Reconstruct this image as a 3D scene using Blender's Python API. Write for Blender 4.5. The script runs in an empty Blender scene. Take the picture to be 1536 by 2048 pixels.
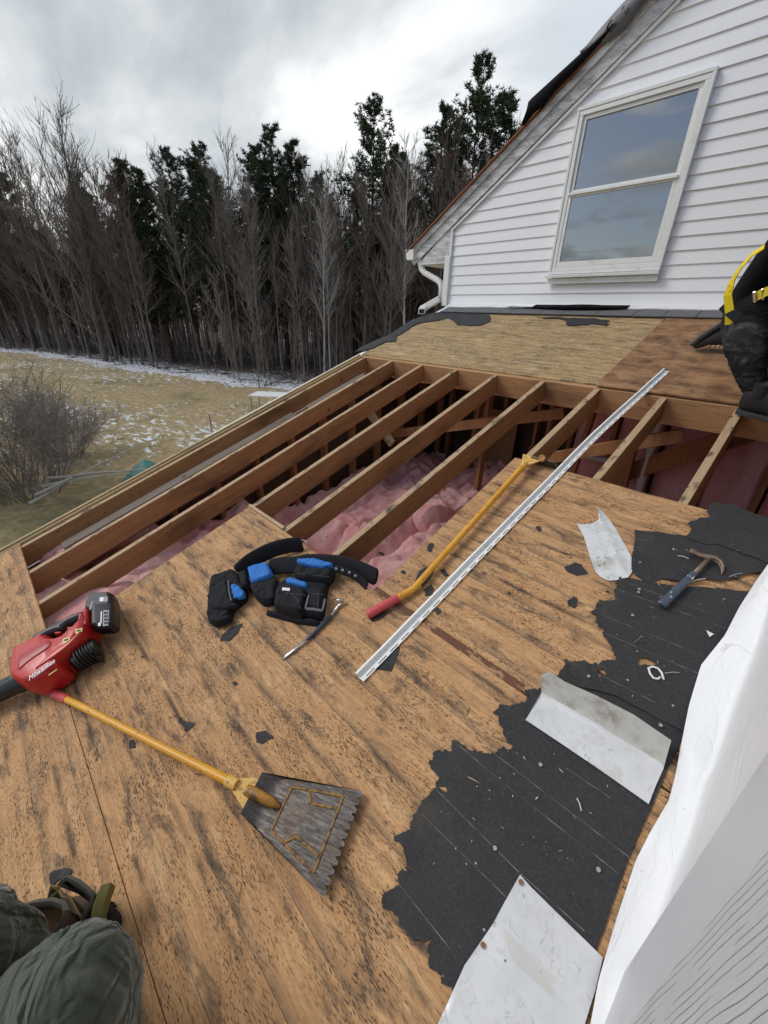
import bpy, bmesh, math, random
import numpy as np
from mathutils import Vector, Matrix, Euler, noise, geometry
random.seed(7)
sc = bpy.context.scene
rad = math.radians

# ------------------------------------------------------------------ camera
CZ = 5.5                        # camera height above the ground
A = 0.32269                     # pitch of the low roof
D = 1.4                         # camera distance from the roof deck
F = 791.8                       # focal length in photo pixels
CM = np.array([[0.69874235, 0.71503093, 0.02213371], [-0.33667914, 0.30139523, 0.89208075], [0.63119433, -0.63078656, 0.45133362]])
cam = bpy.data.cameras.new('camera')
cam_o = bpy.data.objects.new('camera', cam)
sc.collection.objects.link(cam_o)
cam.sensor_fit = 'VERTICAL'; cam.sensor_height = 24; cam.lens = F / 2048 * 24
cam.clip_start = 0.02; cam.clip_end = 3000
m4 = Matrix.Identity(4)
for i in range(3):
    for j in range(3):
        m4[i][j] = CM[j][i]
m4.translation = (0, 0, CZ)
cam_o.matrix_world = m4
sc.camera = cam_o

# ------------------------------------------------------------------ material helpers
class T:
    """thin wrapper round a node tree"""
    def __init__(s, tree): s.t = tree; s.nodes = tree.nodes; s.links = tree.links
    def n(s, typ, ins=None, **props):
        nd = s.nodes.new(typ)
        for k, v in props.items(): setattr(nd, k, v)
        for k, v in (ins or {}).items():
            so = nd.inputs[k]
            if isinstance(v, bpy.types.NodeSocket): s.links.new(v, so)
            else: so.default_value = v
        return nd
    def coord(s, which='Object'): return s.n('ShaderNodeTexCoord').outputs[which]
    def map(s, v, scale=(1, 1, 1), loc=(0, 0, 0), rot=(0, 0, 0)):
        return s.n('ShaderNodeMapping', {0: v, 'Scale': scale, 'Location': loc, 'Rotation': rot}).outputs[0]
    def noise(s, v, scale=1, detail=4, rough=.55, dist=0, out=0):
        return s.n('ShaderNodeTexNoise', {'Vector': v, 'Scale': scale, 'Detail': detail, 'Roughness': rough, 'Distortion': dist}).outputs[out]
    def vor(s, v, scale=1, rnd=1.0, feature='F1', out='Distance'):
        return s.n('ShaderNodeTexVoronoi', {'Vector': v, 'Scale': scale, 'Randomness': rnd}, feature=feature).outputs[out]
    def ramp(s, f, stops, interp='LINEAR'):
        r = s.n('ShaderNodeValToRGB', {0: f}); cr = r.color_ramp; cr.interpolation = interp
        while len(cr.elements) < len(stops): cr.elements.new(.5)
        for e, (p, c) in zip(cr.elements, stops):
            e.position = p; e.color = (c, c, c, 1) if isinstance(c, (int, float)) else (*c, 1)
        return r.outputs[0]
    def step(s, f, a, b, lo=0., hi=1.):
        return s.n('ShaderNodeMapRange', {0: f, 1: a, 2: b, 3: lo, 4: hi}, interpolation_type='SMOOTHSTEP').outputs[0]
    def math(s, op, a, b=0.):
        return s.n('ShaderNodeMath', {0: a, 1: b}, operation=op).outputs[0]
    def mix(s, f, a, b, blend='MIX'):
        def c(x): return x if isinstance(x, bpy.types.NodeSocket) else ((*x, 1) if len(x) == 3 else x)
        nd = s.nodes.new('ShaderNodeMix'); nd.data_type = 'RGBA'; nd.blend_type = blend; nd.clamp_factor = True
        for k, v in ((0, f), (6, c(a)), (7, c(b))):
            so = nd.inputs[k]
            if isinstance(v, bpy.types.NodeSocket): s.links.new(v, so)
            else: so.default_value = v
        return nd.outputs[2]
    def xyz(s, v):
        nd = s.n('ShaderNodeSeparateXYZ', {0: v}); return nd.outputs
    def vec(s, x, y, z): return s.n('ShaderNodeCombineXYZ', {0: x, 1: y, 2: z}).outputs[0]

def new_mat(name, build, rough=.7, metal=0., spec=.5):
    m = bpy.data.materials.new(name); m.use_nodes = True
    t = T(m.node_tree); p = t.nodes['Principled BSDF']
    p.inputs['Roughness'].default_value = rough; p.inputs['Metallic'].default_value = metal
    p.inputs['Specular IOR Level'].default_value = spec
    build(t, p)
    return m
def setc(t, p, col):
    if isinstance(col, bpy.types.NodeSocket): t.links.new(col, p.inputs['Base Color'])
    else: p.inputs['Base Color'].default_value = (*col, 1)
def bump(t, p, h, dist=.002, strength=1.):
    b = t.n('ShaderNodeBump', {'Height': h, 'Distance': dist, 'Strength': strength})
    t.links.new(b.outputs[0], p.inputs['Normal'])
def rgh(t, p, f): t.links.new(f, p.inputs['Roughness'])

def simple(name, col, rough=.6, metal=0., var=.25, nscale=30, bmp=.0005, spec=.5, dirt=None, dirtcol=(.1, .08, .06), dscale=8, dth=(.55, .7)):
    def b(t, p):
        v = t.coord(); f = t.noise(v, nscale, 5, .6)
        lo = tuple(c * (1 - var) for c in col); hi = tuple(min(1, c * (1 + var * .6)) for c in col)
        c = t.mix(f, lo, hi)
        if dirt:
            d = t.step(t.noise(v, dscale, 6, .65), dth[0], dth[1], 0, dirt)
            c = t.mix(d, c, dirtcol)
        setc(t, p, c); bump(t, p, t.noise(v, nscale * 3, 4, .6), bmp)
    return new_mat(name, b, rough, metal, spec)

# ------------------------------------------------------------------ sky and sun
SUN_EL, SUN_AZ = rad(44), rad(-128)          # azimuth measured from +Y towards +X
world = bpy.data.worlds.new('World'); sc.world = world; world.use_nodes = True
w = T(world.node_tree)
for nd in list(w.nodes): w.nodes.remove(nd)
sky = w.n('ShaderNodeTexSky', sky_type='NISHITA', sun_disc=False, sun_elevation=SUN_EL, sun_rotation=SUN_AZ)
dirv = w.coord('Generated')
x_, y_, z_ = w.xyz(dirv)
den = w.math('ADD', w.math('MAXIMUM', z_, 0.0), .18)
px_ = w.math('DIVIDE', x_, den); py_ = w.math('DIVIDE', y_, den)
pv = w.vec(px_, py_, 0.0)
n1 = w.noise(w.map(pv, (1, 1.15, 1), (3.1, 1.9, 0)), .62, 6, .52, .35)
n2 = w.noise(w.map(pv, (.8, 1.5, 1), (7.7, 4.2, 2), (0, 0, .7)), 1.5, 6, .55, .3)
shade = w.math('ADD', w.math('MULTIPLY', n1, .62), w.math('MULTIPLY', n2, .38))
lit = w.step(w.math('ADD', w.math('MULTIPLY', x_, -1.0), w.math('MULTIPLY', y_, .05)), .35, 1.05, 0, .065)
shade = w.math('ADD', shade, lit)
cloudc = w.ramp(shade, [(.38, (.32, .36, .40)), (.46, (.45, .49, .52)), (.525, (.60, .63, .65)), (.57, (.78, .80, .81)), (.62, (.98, 1.0, .99))])
back = w.step(y_, .15, -.25)
gapf = w.step(w.noise(w.map(pv, (1, 1, 1), (11.3, 2.2, 5)), .42, 4, .5, .2), .5, .66, 0, .85)
bg_s = w.n('ShaderNodeBackground', {0: sky.outputs[0], 1: .12})
bg_c = w.n('ShaderNodeBackground', {0: cloudc, 1: .98})
# a thinner, evenly pale veil towards the right of the photograph
veilf = w.step(w.math('ADD', w.math('MULTIPLY', x_, .9), w.math('MULTIPLY', y_, .45)), -.28, .12)
veil = w.n('ShaderNodeBackground', {0: (.55, .61, .68, 1), 1: .98})
mx0 = w.n('ShaderNodeMixShader', {0: w.math('MULTIPLY', veilf, .86), 1: bg_c.outputs[0], 2: veil.outputs[0]})
gap2 = w.step(w.noise(w.map(pv, (1, 1.3, 1), (2.3, 9.1, 1)), 1.7, 7, .58, .4), .44, .60, 1, 0)
mx = w.n('ShaderNodeMixShader', {0: w.math('ADD', w.math('MULTIPLY', gapf, .35), w.math('MULTIPLY', w.math('MULTIPLY', back, gap2), .85)), 1: mx0.outputs[0], 2: bg_s.outputs[0]})
w.n('ShaderNodeOutputWorld', {0: mx.outputs[0]})
world.cycles.sampling_method = 'MANUAL'; world.cycles.sample_map_resolution = 512

sun = bpy.data.lights.new('sun', 'SUN'); sun.energy = 1.15; sun.angle = rad(22); sun.color = (1, .96, .9)
sun_o = bpy.data.objects.new('sun', sun); sc.collection.objects.link(sun_o)
sd = Vector((math.sin(SUN_AZ) * math.cos(SUN_EL), math.cos(SUN_AZ) * math.cos(SUN_EL), math.sin(SUN_EL)))
sun_o.rotation_euler = sd.to_track_quat('Z', 'Y').to_euler(); sun_o.location = (0, 0, 40)
sc.view_settings.view_transform = 'Standard'; sc.view_settings.look = 'None'
sc.view_settings.exposure = 0.34; sc.view_settings.gamma = 1
sc.cycles.use_denoising = True; sc.cycles.max_bounces = 6

# ------------------------------------------------------------------ frames and photo geometry
N3 = np.array([0, -math.sin(A), math.cos(A)]); DR = np.array([0, math.cos(A), math.sin(A)])
def ray(px, py): return CM.T @ np.array([(px - 768) / F, -(py - 1024) / F, -1.0])
def uv(px, py, h=0.):
    """point of the roof deck (raised by h) seen at a photo pixel -> roof coordinates"""
    r = ray(px, py); p = r * (-(D - h) / (N3 @ r)); return (p[0], float(p @ DR))
def wall_xz(px, py, y=4.683):
    r = ray(px, py); p = r * (y / r[1]); return (p[0], p[2] + CZ)
def gnd(px, py, z=0.):
    r = ray(px, py); p = r * ((z - CZ) / r[2]); return (p[0], p[1])
W4 = Matrix.Identity(4)
R4 = Matrix.Translation(Vector((0, 0, CZ)) - D * Vector(N3)) @ Matrix.Rotation(A, 4, 'X')
def R2W(u, v, h=0.): return R4 @ Vector((u, v, h))

def link(o): sc.collection.objects.link(o); return o
def tag(o, label=None, cat=None, group=None, kind=None):
    if label: o['label'] = label
    if cat: o['category'] = cat
    if group: o['group'] = group
    if kind: o['kind'] = kind
    return o
def thing(name, label, cat, M=W4, loc=(0, 0, 0), group=None):
    o = link(bpy.data.objects.new(name, None)); o.empty_display_size = .1
    o.matrix_world = M @ Matrix.Translation(loc); tag(o, label, cat, group)
    o['_m'] = [c for r in o.matrix_world for c in r]
    return o
def mw(o):
    f = list(o['_m']); return Matrix([f[0:4], f[4:8], f[8:12], f[12:16]])

class B:
    """mesh builder"""
    def __init__(s): s.v = []; s.f = []; s.mi = []; s.m = 0; s.sm = []; s.smooth = False
    def face(s, idx): s.f.append(tuple(idx)); s.mi.append(s.m); s.sm.append(s.smooth)
    def add(s, vs, fs):
        b = len(s.v); s.v += [tuple(p) for p in vs]
        for f in fs: s.face([b + i for i in f])
    def box(s, c, d, rot=None, bev=0.):
        x, y, z = d[0] / 2, d[1] / 2, d[2] / 2
        if bev > 0:
            b = min(bev, x * .9, y * .9, z * .9)
            pts = []
            for sx in (-1, 1):
                for sy in (-1, 1):
                    for sz in (-1, 1):
                        pts += [(sx * (x - b), sy * (y - b), sz * z), (sx * (x - b), sy * y, sz * (z - b)), (sx * x, sy * (y - b), sz * (z - b))]
            bm = bmesh.new(); [bm.verts.new(p) for p in pts]
            bmesh.ops.convex_hull(bm, input=bm.verts); bm.verts.index_update()
            vs = [q.co.copy() for q in bm.verts]; fs = [[q.index for q in f.verts] for f in bm.faces]; bm.free()
        else:
            vs = [Vector((sx * x, sy * y, sz * z)) for sx in (-1, 1) for sy in (-1, 1) for sz in (-1, 1)]
            fs = [(0, 1, 3, 2), (4, 6, 7, 5), (0, 4, 5, 1), (2, 3, 7, 6), (0, 2, 6, 4), (1, 5, 7, 3)]
        Mr = Matrix.Identity(3) if rot is None else (rot if isinstance(rot, Matrix) else Euler(rot).to_matrix())
        s.add([Mr @ p + Vector(c) for p in vs], fs)
    def bar(s, a, b, w, h, up=(0, 0, 1), bev=0.):
        """rectangular bar from a to b; w across, h along up"""
        a = Vector(a); b = Vector(b); x = (b - a).normalized(); u = Vector(up); y = u.cross(x).normalized(); z = x.cross(y)
        Mr = Matrix((x, y, z)).transposed(); s.box((a + b) / 2, ((b - a).length, w, h), Mr, bev)
    def tube(s, pts, rads, n=8, cap=True, flat=None):
        pts = [Vector(p) for p in pts]; k = len(pts)
        if isinstance(rads, (int, float)): rads = [rads] * k
        base = len(s.v); prev = None
        for i, p in enumerate(pts):
            d = (pts[min(i + 1, k - 1)] - pts[max(i - 1, 0)])
            d = d.normalized() if d.length > 1e-9 else Vector((0, 0, 1))
            if prev is None:
                up = Vector((0, 0, 1)) if abs(d.z) < .9 else Vector((1, 0, 0))
                x = d.cross(up).normalized()
            else:
                x = (prev - d * prev.dot(d)).normalized()
            prev = x; y = d.cross(x)
            for j in range(n):
                a_ = 2 * math.pi * j / n
                s.v.append(tuple(p + (x * math.cos(a_) + y * math.sin(a_) * (flat or 1)) * rads[i]))
        for i in range(k - 1):
            for j in range(n):
                a0 = base + i * n + j; a1 = base + i * n + (j + 1) % n
                s.face((a0, a1, a1 + n, a0 + n))
        if cap:
            s.face([base + j for j in reversed(range(n))]); s.face([base + (k - 1) * n + j for j in range(n)])
    def rings(s, rings, cap=True):
        """loft closed rings of equal length"""
        base = len(s.v); n = len(rings[0])
        for r in rings: s.v += [tuple(p) for p in r]
        for i in range(len(rings) - 1):
            for j in range(n):
                a0 = base + i * n + j; a1 = base + i * n + (j + 1) % n
                s.face((a0, a1, a1 + n, a0 + n))
        if cap:
            for off, rev in ((0, True), (base + (len(rings) - 1) * n - base, False)):
                ring = [base + off + j for j in range(n)]
                poly = [Vector(s.v[i]) for i in ring]
                for tri in geometry.tessellate_polygon([poly]):
                    t_ = [ring[q] for q in tri]; s.face(t_[::-1] if rev else t_)
    def prism(s, poly, h0, h1):
        poly = ccw(poly)
        s.rings([[(x, y, h0) for x, y in poly], [(x, y, h1) for x, y in poly]])
    def pillow(s, poly, h0, h1, inset=.01, steps=3, hf=None):
        poly = ccw(poly); rings = []
        prof = [(0.45, 0.0)]
        for i in range(steps + 1):
            a_ = math.pi / 2 * i / steps
            prof.append((1 - math.cos(a_), .35 + .65 * math.sin(a_)))
        prof = [(.3, 0.)] + [(1 - math.cos(math.pi / 2 * i / steps) if i else 0, .3 + .7 * math.sin(math.pi / 2 * i / steps)) for i in range(steps + 1)]
        for ins, hh in prof:
            q = offset(poly, inset * ins)
            rings.append([(x, y, h0 + (h1 - h0) * hh + (hf(x, y) if hf else 0)) for x, y in q])
        sm = s.smooth; s.smooth = False; s.rings(rings); s.smooth = sm
    def obj(s, name, mats, parent=None, M=W4, smooth=False, label=None, bevel=0., auto=None):
        me = bpy.data.meshes.new(name); me.from_pydata(s.v, [], s.f)
        mats = mats if isinstance(mats, (list, tuple)) else [mats]
        for m in mats: me.materials.append(m)
        me.polygons.foreach_set('material_index', s.mi)
        me.update()
        bm = bmesh.new(); bm.from_mesh(me)
        bmesh.ops.recalc_face_normals(bm, faces=bm.faces)
        if bevel > 0:
            bmesh.ops.remove_doubles(bm, verts=bm.verts, dist=1e-5)
            es = [e for e in bm.edges if len(e.link_faces) == 2 and e.calc_face_angle(0) > .6]
            bmesh.ops.bevel(bm, geom=es, offset=bevel, segments=2, affect='EDGES', profile=.6)
        bm.to_mesh(me); bm.free()
        if smooth or any(s.sm): me.shade_smooth()
        if auto is not None: me.set_sharp_from_angle(angle=auto)
        o = bpy.data.objects.new(name, me)
        if parent is not None:
            o.parent = parent; o.matrix_parent_inverse = mw(parent).inverted(); o.matrix_basis = M
        else:
            xs = [p[0] for p in s.v]; ys = [p[1] for p in s.v]; zs = [p[2] for p in s.v]
            c = Vector(((min(xs) + max(xs)) / 2, (min(ys) + max(ys)) / 2, min(zs)))
            me.transform(Matrix.Translation(-c)); o.matrix_world = M @ Matrix.Translation(c)
            o['_m'] = [q for r in o.matrix_world for q in r]
        link(o)
        if label: o['label'] = label
        return o

def area(p): return sum(p[i][0] * p[(i + 1) % len(p)][1] - p[(i + 1) % len(p)][0] * p[i][1] for i in range(len(p))) / 2
def ccw(p): return list(p) if area(p) > 0 else list(p)[::-1]
def offset(poly, d):
    n = len(poly); out = []
    for i in range(n):
        a_, b_, c_ = Vector(poly[i - 1]), Vector(poly[i]), Vector(poly[(i + 1) % n])
        e1 = (b_ - a_).normalized(); e2 = (c_ - b_).normalized()
        n1_ = Vector((-e1.y, e1.x)); n2_ = Vector((-e2.y, e2.x)); m_ = n1_ + n2_
        L = max(m_.length, .8); out.append(tuple(b_ + m_ / L * d * 1.2))
    return out
def smoothpoly(poly, it=1):
    for _ in range(it):
        q = []
        for i in range(len(poly)):
            a_, b_ = poly[i], poly[(i + 1) % len(poly)]
            q += [(a_[0] * .75 + b_[0] * .25, a_[1] * .75 + b_[1] * .25), (a_[0] * .25 + b_[0] * .75, a_[1] * .25 + b_[1] * .75)]
        poly = q
    return poly
def jag(poly, amp=.02, levels=3, rnd=random, straight=()):
    """ragged outline; edges whose index is in straight stay nearly straight"""
    out = []
    for i in range(len(poly)):
        seg = [Vector(poly[i]), Vector(poly[(i + 1) % len(poly)])]
        k = amp if i not in straight else amp * .12
        for l in range(levels):
            q = [seg[0]]
            for a_, b_ in zip(seg, seg[1:]):
                d = b_ - a_; L = d.length; nn = Vector((-d.y, d.x)).normalized() if L > 1e-6 else Vector((0, 0))
                q += [(a_ + b_) / 2 + d * rnd.uniform(-.12, .12) + nn * rnd.uniform(-1, 1) ** 3 * 1.5 * min(k, L * .34), b_]
            seg = q; k *= .6
        out += [tuple(p) for p in seg[:-1]]
    return out
def inside(p, poly):
    x, y = p; c = False; n = len(poly); j = n - 1
    for i in range(n):
        xi, yi = poly[i]; xj, yj = poly[j]
        if (yi > y) != (yj > y) and x < (xj - xi) * (y - yi) / (yj - yi) + xi: c = not c
        j = i
    return c
def edge_dist(p, poly):
    P_ = Vector(p); return min((P_ - geometry.intersect_point_line(P_, Vector(poly[i]), Vector(poly[(i + 1) % len(poly)]))[0].to_2d()).length if 0 <= geometry.intersect_point_line(P_, Vector(poly[i]), Vector(poly[(i + 1) % len(poly)]))[1] <= 1 else (P_ - Vector(poly[i])).length for i in range(len(poly)))
def sheet(b, poly, cell, hf, th, holes=(), cut=None):
    """thin sheet with outline poly, gridded inside, following height hf(u,v)"""
    poly = ccw(poly); vs = [Vector(p) for p in poly]; es = [(i, (i + 1) % len(poly)) for i in range(len(poly))]
    for h in holes:
        o_ = len(vs); vs += [Vector(p) for p in h]; es += [(o_ + i, o_ + (i + 1) % len(h)) for i in range(len(h))]
    if cut:
        o_ = len(vs); vs += [Vector(cut[0]), Vector(cut[1])]; es.append((o_, o_ + 1))
    xs = [p[0] for p in poly]; ys = [p[1] for p in poly]
    x = min(xs) + cell / 2; k = 0
    while x < max(xs):
        y = min(ys) + cell / 2
        while y < max(ys):
            q = (x + random.uniform(-.2, .2) * cell, y + random.uniform(-.2, .2) * cell)
            if inside(q, poly) and not any(inside(q, h) for h in holes): vs.append(Vector(q))
            y += cell
        x += cell
    V_, E_, F_, *_r = geometry.delaunay_2d_cdt(vs, es, [], 0, 1e-5)
    fs = []
    for f in F_:
        cx = sum(V_[i][0] for i in f) / len(f); cy = sum(V_[i][1] for i in f) / len(f)
        if inside((cx, cy), poly) and not any(inside((cx, cy), h) for h in holes): fs.append(tuple(f))
    n = len(V_)
    top = [(p[0], p[1], hf(p[0], p[1]) + th) for p in V_]; bot = [(p[0], p[1], hf(p[0], p[1])) for p in V_]
    cnt = {}
    for f in fs:
        for i in range(len(f)):
            e = (f[i], f[(i + 1) % len(f)]); cnt[e] = 1
    side = [(e[0], e[1], e[1] + n, e[0] + n) for e in cnt if (e[1], e[0]) not in cnt]
    b.add(top + bot, [f for f in fs] + [tuple(i + n for i in f[::-1]) for f in fs] + side)

def nz(x, y, z=0., s=1., o=4): return noise.fractal(Vector((x * s, y * s, z)), 1., 2., o)

# ------------------------------------------------------------------ materials
def ply(name, base, dark, light, fleck=.9, stripes=.8, nails=True, yscale=1., axis=0, warm=None):
    def b(t, p):
        v = t.coord()
        if axis == 1: v = t.map(v, rot=(0, 0, rad(90)))
        broad = t.noise(t.map(v, (1.3, 5, 1)), 1, 4, .6, .4)
        grain = t.noise(t.map(v, (6, 60, 10)), 1, 6, .7, .6)
        c = t.mix(broad, dark, light)
        c = t.mix(t.step(grain, .35, .68), t.mix(.55, c, dark), t.mix(.5, c, light))
        c = t.mix(t.step(t.noise(t.map(v, (2.1, 4.3, 1), (5, 1, 0)), 1, 9, .75), .35, .62, 0, .55), c, base)
        # fine checks and flecks running with the grain
        wob = t.noise(t.map(v, (9, 9, 9)), 1, 2, .5, 0, 1)
        vv = t.n('ShaderNodeVectorMath', {0: v, 1: t.n('ShaderNodeVectorMath', {0: wob, 1: (.008, .008, .008)}, operation='MULTIPLY').outputs[0]}, operation='ADD').outputs[0]
        fl = t.noise(t.map(vv, (62, 330 * yscale, 50)), 1, 3, .6, .12)
        dens = t.noise(t.map(v, (3.0, 9, 1), (2, 7, 0)), 1, 4, .65)
        dens2 = t.noise(t.map(v, (14, 22, 1), (1, 3, 0)), 1, 3, .6)
        thr = t.math('SUBTRACT', .735, t.math('MULTIPLY', t.math('ADD', t.math('MULTIPLY', dens, .7), t.math('MULTIPLY', dens2, .3)), .34))
        ff = t.math('MULTIPLY', t.step(t.math('SUBTRACT', fl, thr), 0., .05), fleck)
        ff = t.math('MULTIPLY', ff, t.step(t.noise(t.map(v, (5, 9, 1), (7, 7, 0)), 1, 4, .6), .36, .6, .25, 1.))
        fine = t.noise(t.map(v, (7, 330, 40)), 1, 4, .75, .3); c = t.mix(t.step(fine, .50, .72, 0, .45), c, tuple(q * .45 for q in dark))
        c = t.mix(ff, c, (.045, .032, .026))
        fl2 = t.noise(t.map(vv, (16, 120 * yscale, 20), (4, 4, 4)), 1, 5, .75, .3)
        c = t.mix(t.math('MULTIPLY', t.step(t.math('SUBTRACT', fl2, t.math('SUBTRACT', .80, t.math('MULTIPLY', dens, .3))), 0., .07), fleck * .8), c, (.05, .036, .028))
        # courses of old shingle stain along the grain
        xs, ys, zs = t.xyz(v)
        per = t.math('PINGPONG', t.math('ADD', ys, t.math('MULTIPLY', t.noise(t.map(v, (2, .2, 1)), 1, 2), .035)), .07)
        fr = t.math('FRACT', t.math('DIVIDE', t.math('ADD', ys, t.math('MULTIPLY', t.noise(t.map(v, (1.2, 2, 1), (6, 6, 6)), 1, 3), .03)), .131))
        crs = t.step(t.noise(t.map(v, (3.5, 3, 1), (2, 2, 2)), 1, 4, .7), .36, .54)
        c = t.mix(t.math('MULTIPLY', t.math('MULTIPLY', t.step(fr, .0, .30, 1, 0), crs), stripes * .55), c, (.10, .085, .070))
        c = t.mix(t.math('MULTIPLY', t.math('MULTIPLY', t.step(fr, .006, .018, 1, 0), t.step(t.noise(t.map(v, (6, 1, 1)), 1, 3), .38, .5)), stripes * .8), c, (.025, .02, .017))
        band = t.step(per, .0, .017, 1, 0)
        patch = t.step(t.noise(t.map(v, (4.5, 8, 1), (9, 2, 0)), 1, 4, .62), .42, .66)
        c = t.mix(t.math('MULTIPLY', t.math('MULTIPLY', band, patch), stripes), c, (.035, .033, .031))
        blot = t.step(t.noise(t.map(v, (5, 16, 1), (1, 8, 3)), 1, 6, .7, .4), .50, .68, 0, stripes * .95)
        c = t.mix(blot, c, (.050, .046, .042))
        mpv = t.noise(t.map(v, (4, 12, 3), (3, 8, 1)), 1, 9, .8)
        c = t.mix(t.step(mpv, .52, .7, 0, .35), c, tuple(min(1, q * 1.5) for q in light))
        h = t.math('SUBTRACT', grain, t.math('MULTIPLY', ff, .8))
        if nails:
            vs = t.map(v, (6.2, 8.1, 1)); vo = t.n('ShaderNodeTexVoronoi', {'Vector': vs, 'Scale': 1., 'Randomness': .85})
            dd = vo.outputs['Distance']
            halo = t.math('MULTIPLY', t.step(t.math('ADD', dd, t.math('MULTIPLY', t.noise(v, 60, 3), .16)), .09, .24, 1, 0), .55)
            pick = t.step(t.xyz(vo.outputs['Color'])[0], .35, .4)
            c = t.mix(t.math('MULTIPLY', halo, pick), c, (.06, .055, .05))
            hole = t.math('MULTIPLY', t.step(dd, .026, .042, 1, 0), pick)
            c = t.mix(hole, c, (.008, .007, .006)); h = t.math('SUBTRACT', h, t.math('MULTIPLY', hole, 3))
        setc(t, p, c); bump(t, p, h, .0012, .8)
    return new_mat(name, b, .85, spec=.25)
M_ply = ply('weathered_plywood', (.58, .315, .138), (.32, .165, .076), (.74, .455, .23))
M_plyU = ply('pale_plywood', (.50, .335, .15), (.17, .105, .05), (.68, .50, .27), fleck=.9, stripes=.55, nails=False, yscale=.35)
def brownply(t, p):
    v = t.coord(); a = t.noise(t.map(v, (5, 8, 1)), 1, 7, .72, .3); g = t.noise(t.map(v, (14, 50, 8)), 1, 5, .7, .4)
    c = t.mix(t.step(a, .3, .7), (.13, .062, .030), (.42, .235, .115))
    c = t.mix(t.step(g, .5, .75, 0, .5), c, (.07, .045, .03))
    c = t.mix(t.step(t.noise(t.map(v, (5, 4, 1), (5, 5, 5)), 1, 5, .7), .52, .68, 0, .6), c, (.05, .035, .025))
    setc(t, p, c); bump(t, p, g, .001)
M_plyB = new_mat('water_stained_plywood', brownply, .8, spec=.3)
def rusty(t, p):
    v = t.coord(); f = t.noise(t.map(v, (160, 12, 1)), 1, 4, .7); c = t.mix(f, (.075, .028, .014), (.21, .095, .05)); g_ = t.noise(t.map(v, (9, 30, 1)), 1, 4, .7)
    c = t.mix(t.step(g_, .52, .6, 0, .8), c, (.46, .27, .14)); setc(t, p, c); bump(t, p, f, .001)
M_rusty = new_mat('seam_wood', rusty, .85)
M_plyEdge = simple('panel_edge', (.42, .27, .14), .8, var=.5, nscale=120)
def lumber(name, c0, c1, axis, tops=True, stain=.6, top=-.0135):
    def b(t, p):
        v = t.coord()
        s1 = [30, 30, 30]; s1[axis] = 1.6; s2 = [3, 3, 3]; s2[axis] = 1.1; s3 = [160, 160, 160]; s3[axis] = 8
        g = t.noise(t.map(v, tuple(s1)), 1, 5, .65, .7); a = t.noise(t.map(v, tuple(s2)), 1, 4, .6); f = t.noise(t.map(v, tuple(s3)), 1, 3, .7)
        c = t.mix(g, c0, c1)
        c = t.mix(t.step(f, .52, .72, 0, .5), c, tuple(q * .45 for q in c0))
        c = t.mix(t.step(a, .5, .72, 0, stain), c, (.035, .025, .018))
        # knots
        k = t.n('ShaderNodeTexVoronoi', {'Vector': t.map(v, (3, 3, 3)), 'Scale': 1., 'Randomness': 1.})
        c = t.mix(t.step(k.outputs['Distance'], .045, .085, .7, 0), c, (.06, .03, .015))
        sp = t.vor(t.map(v, (38, 22, 38)), 1); spm = t.step(t.noise(v, 5, 2), .5, .6)
        c = t.mix(t.math('MULTIPLY', t.step(sp, .1, .2, .85, 0), spm), c, (.02, .015, .012))
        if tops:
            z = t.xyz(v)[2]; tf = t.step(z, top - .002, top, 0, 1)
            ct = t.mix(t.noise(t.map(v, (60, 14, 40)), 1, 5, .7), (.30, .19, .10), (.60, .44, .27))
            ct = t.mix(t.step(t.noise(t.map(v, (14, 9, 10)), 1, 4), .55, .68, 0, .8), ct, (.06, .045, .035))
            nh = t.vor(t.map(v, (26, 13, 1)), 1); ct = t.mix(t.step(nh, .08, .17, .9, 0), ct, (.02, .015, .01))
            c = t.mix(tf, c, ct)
        setc(t, p, c); bump(t, p, g, .0008)
    return new_mat(name, b, .75, spec=.3)
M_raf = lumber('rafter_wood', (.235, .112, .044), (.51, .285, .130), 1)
M_hdr = lumber('header_wood', (.30, .15, .065), (.60, .36, .18), 0, tops=False)
M_dark = lumber('attic_wood', (.24, .105, .04), (.48, .24, .10), 2, tops=False)
M_gray = lumber('grey_board', (.12, .095, .075), (.26, .21, .17), 1, tops=False, stain=.3)
def felt(t, p):
    v = t.coord(); n_ = t.noise(v, 7, 6, .6); f = t.noise(v, 150, 4, .7)
    c = t.mix(n_, (.016, .016, .018), (.040, .039, .041)); c = t.mix(t.step(f, .4, .75, 0, .5), c, (.07, .07, .073))
    dust = t.step(t.noise(t.map(v, (2.2, 3, 1), (4, 4, 0)), 1, 5, .65), .55, .75, 0, .5)
    c = t.mix(dust, c, (.10, .085, .06))
    sp = t.n('ShaderNodeTexVoronoi', {'Vector': v, 'Scale': 75., 'Randomness': 1.})
    pk = t.step(t.xyz(sp.outputs['Color'])[0], .72, .76)
    den = t.step(t.noise(v, 4.5, 4), .5, .68)
    c = t.mix(t.math('MULTIPLY', t.math('MULTIPLY', t.step(sp.outputs['Distance'], .07, .16, 1, 0), pk), den), c, (.42, .40, .36))
    sp2 = t.n('ShaderNodeTexVoronoi', {'Vector': v, 'Scale': 22., 'Randomness': 1.})
    pk2 = t.step(t.xyz(sp2.outputs['Color'])[1], .84, .86)
    c = t.mix(t.math('MULTIPLY', t.step(sp2.outputs['Distance'], .05, .09, 1, 0), pk2), c, (.38, .35, .28))
    setc(t, p, c); bump(t, p, t.math('ADD', f, t.math('MULTIPLY', n_, 2)), .0012, .8)
    rgh(t, p, t.step(n_, .3, .7, .62, .9))
M_felt = new_mat('black_felt', felt, .8, spec=.35)
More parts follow.
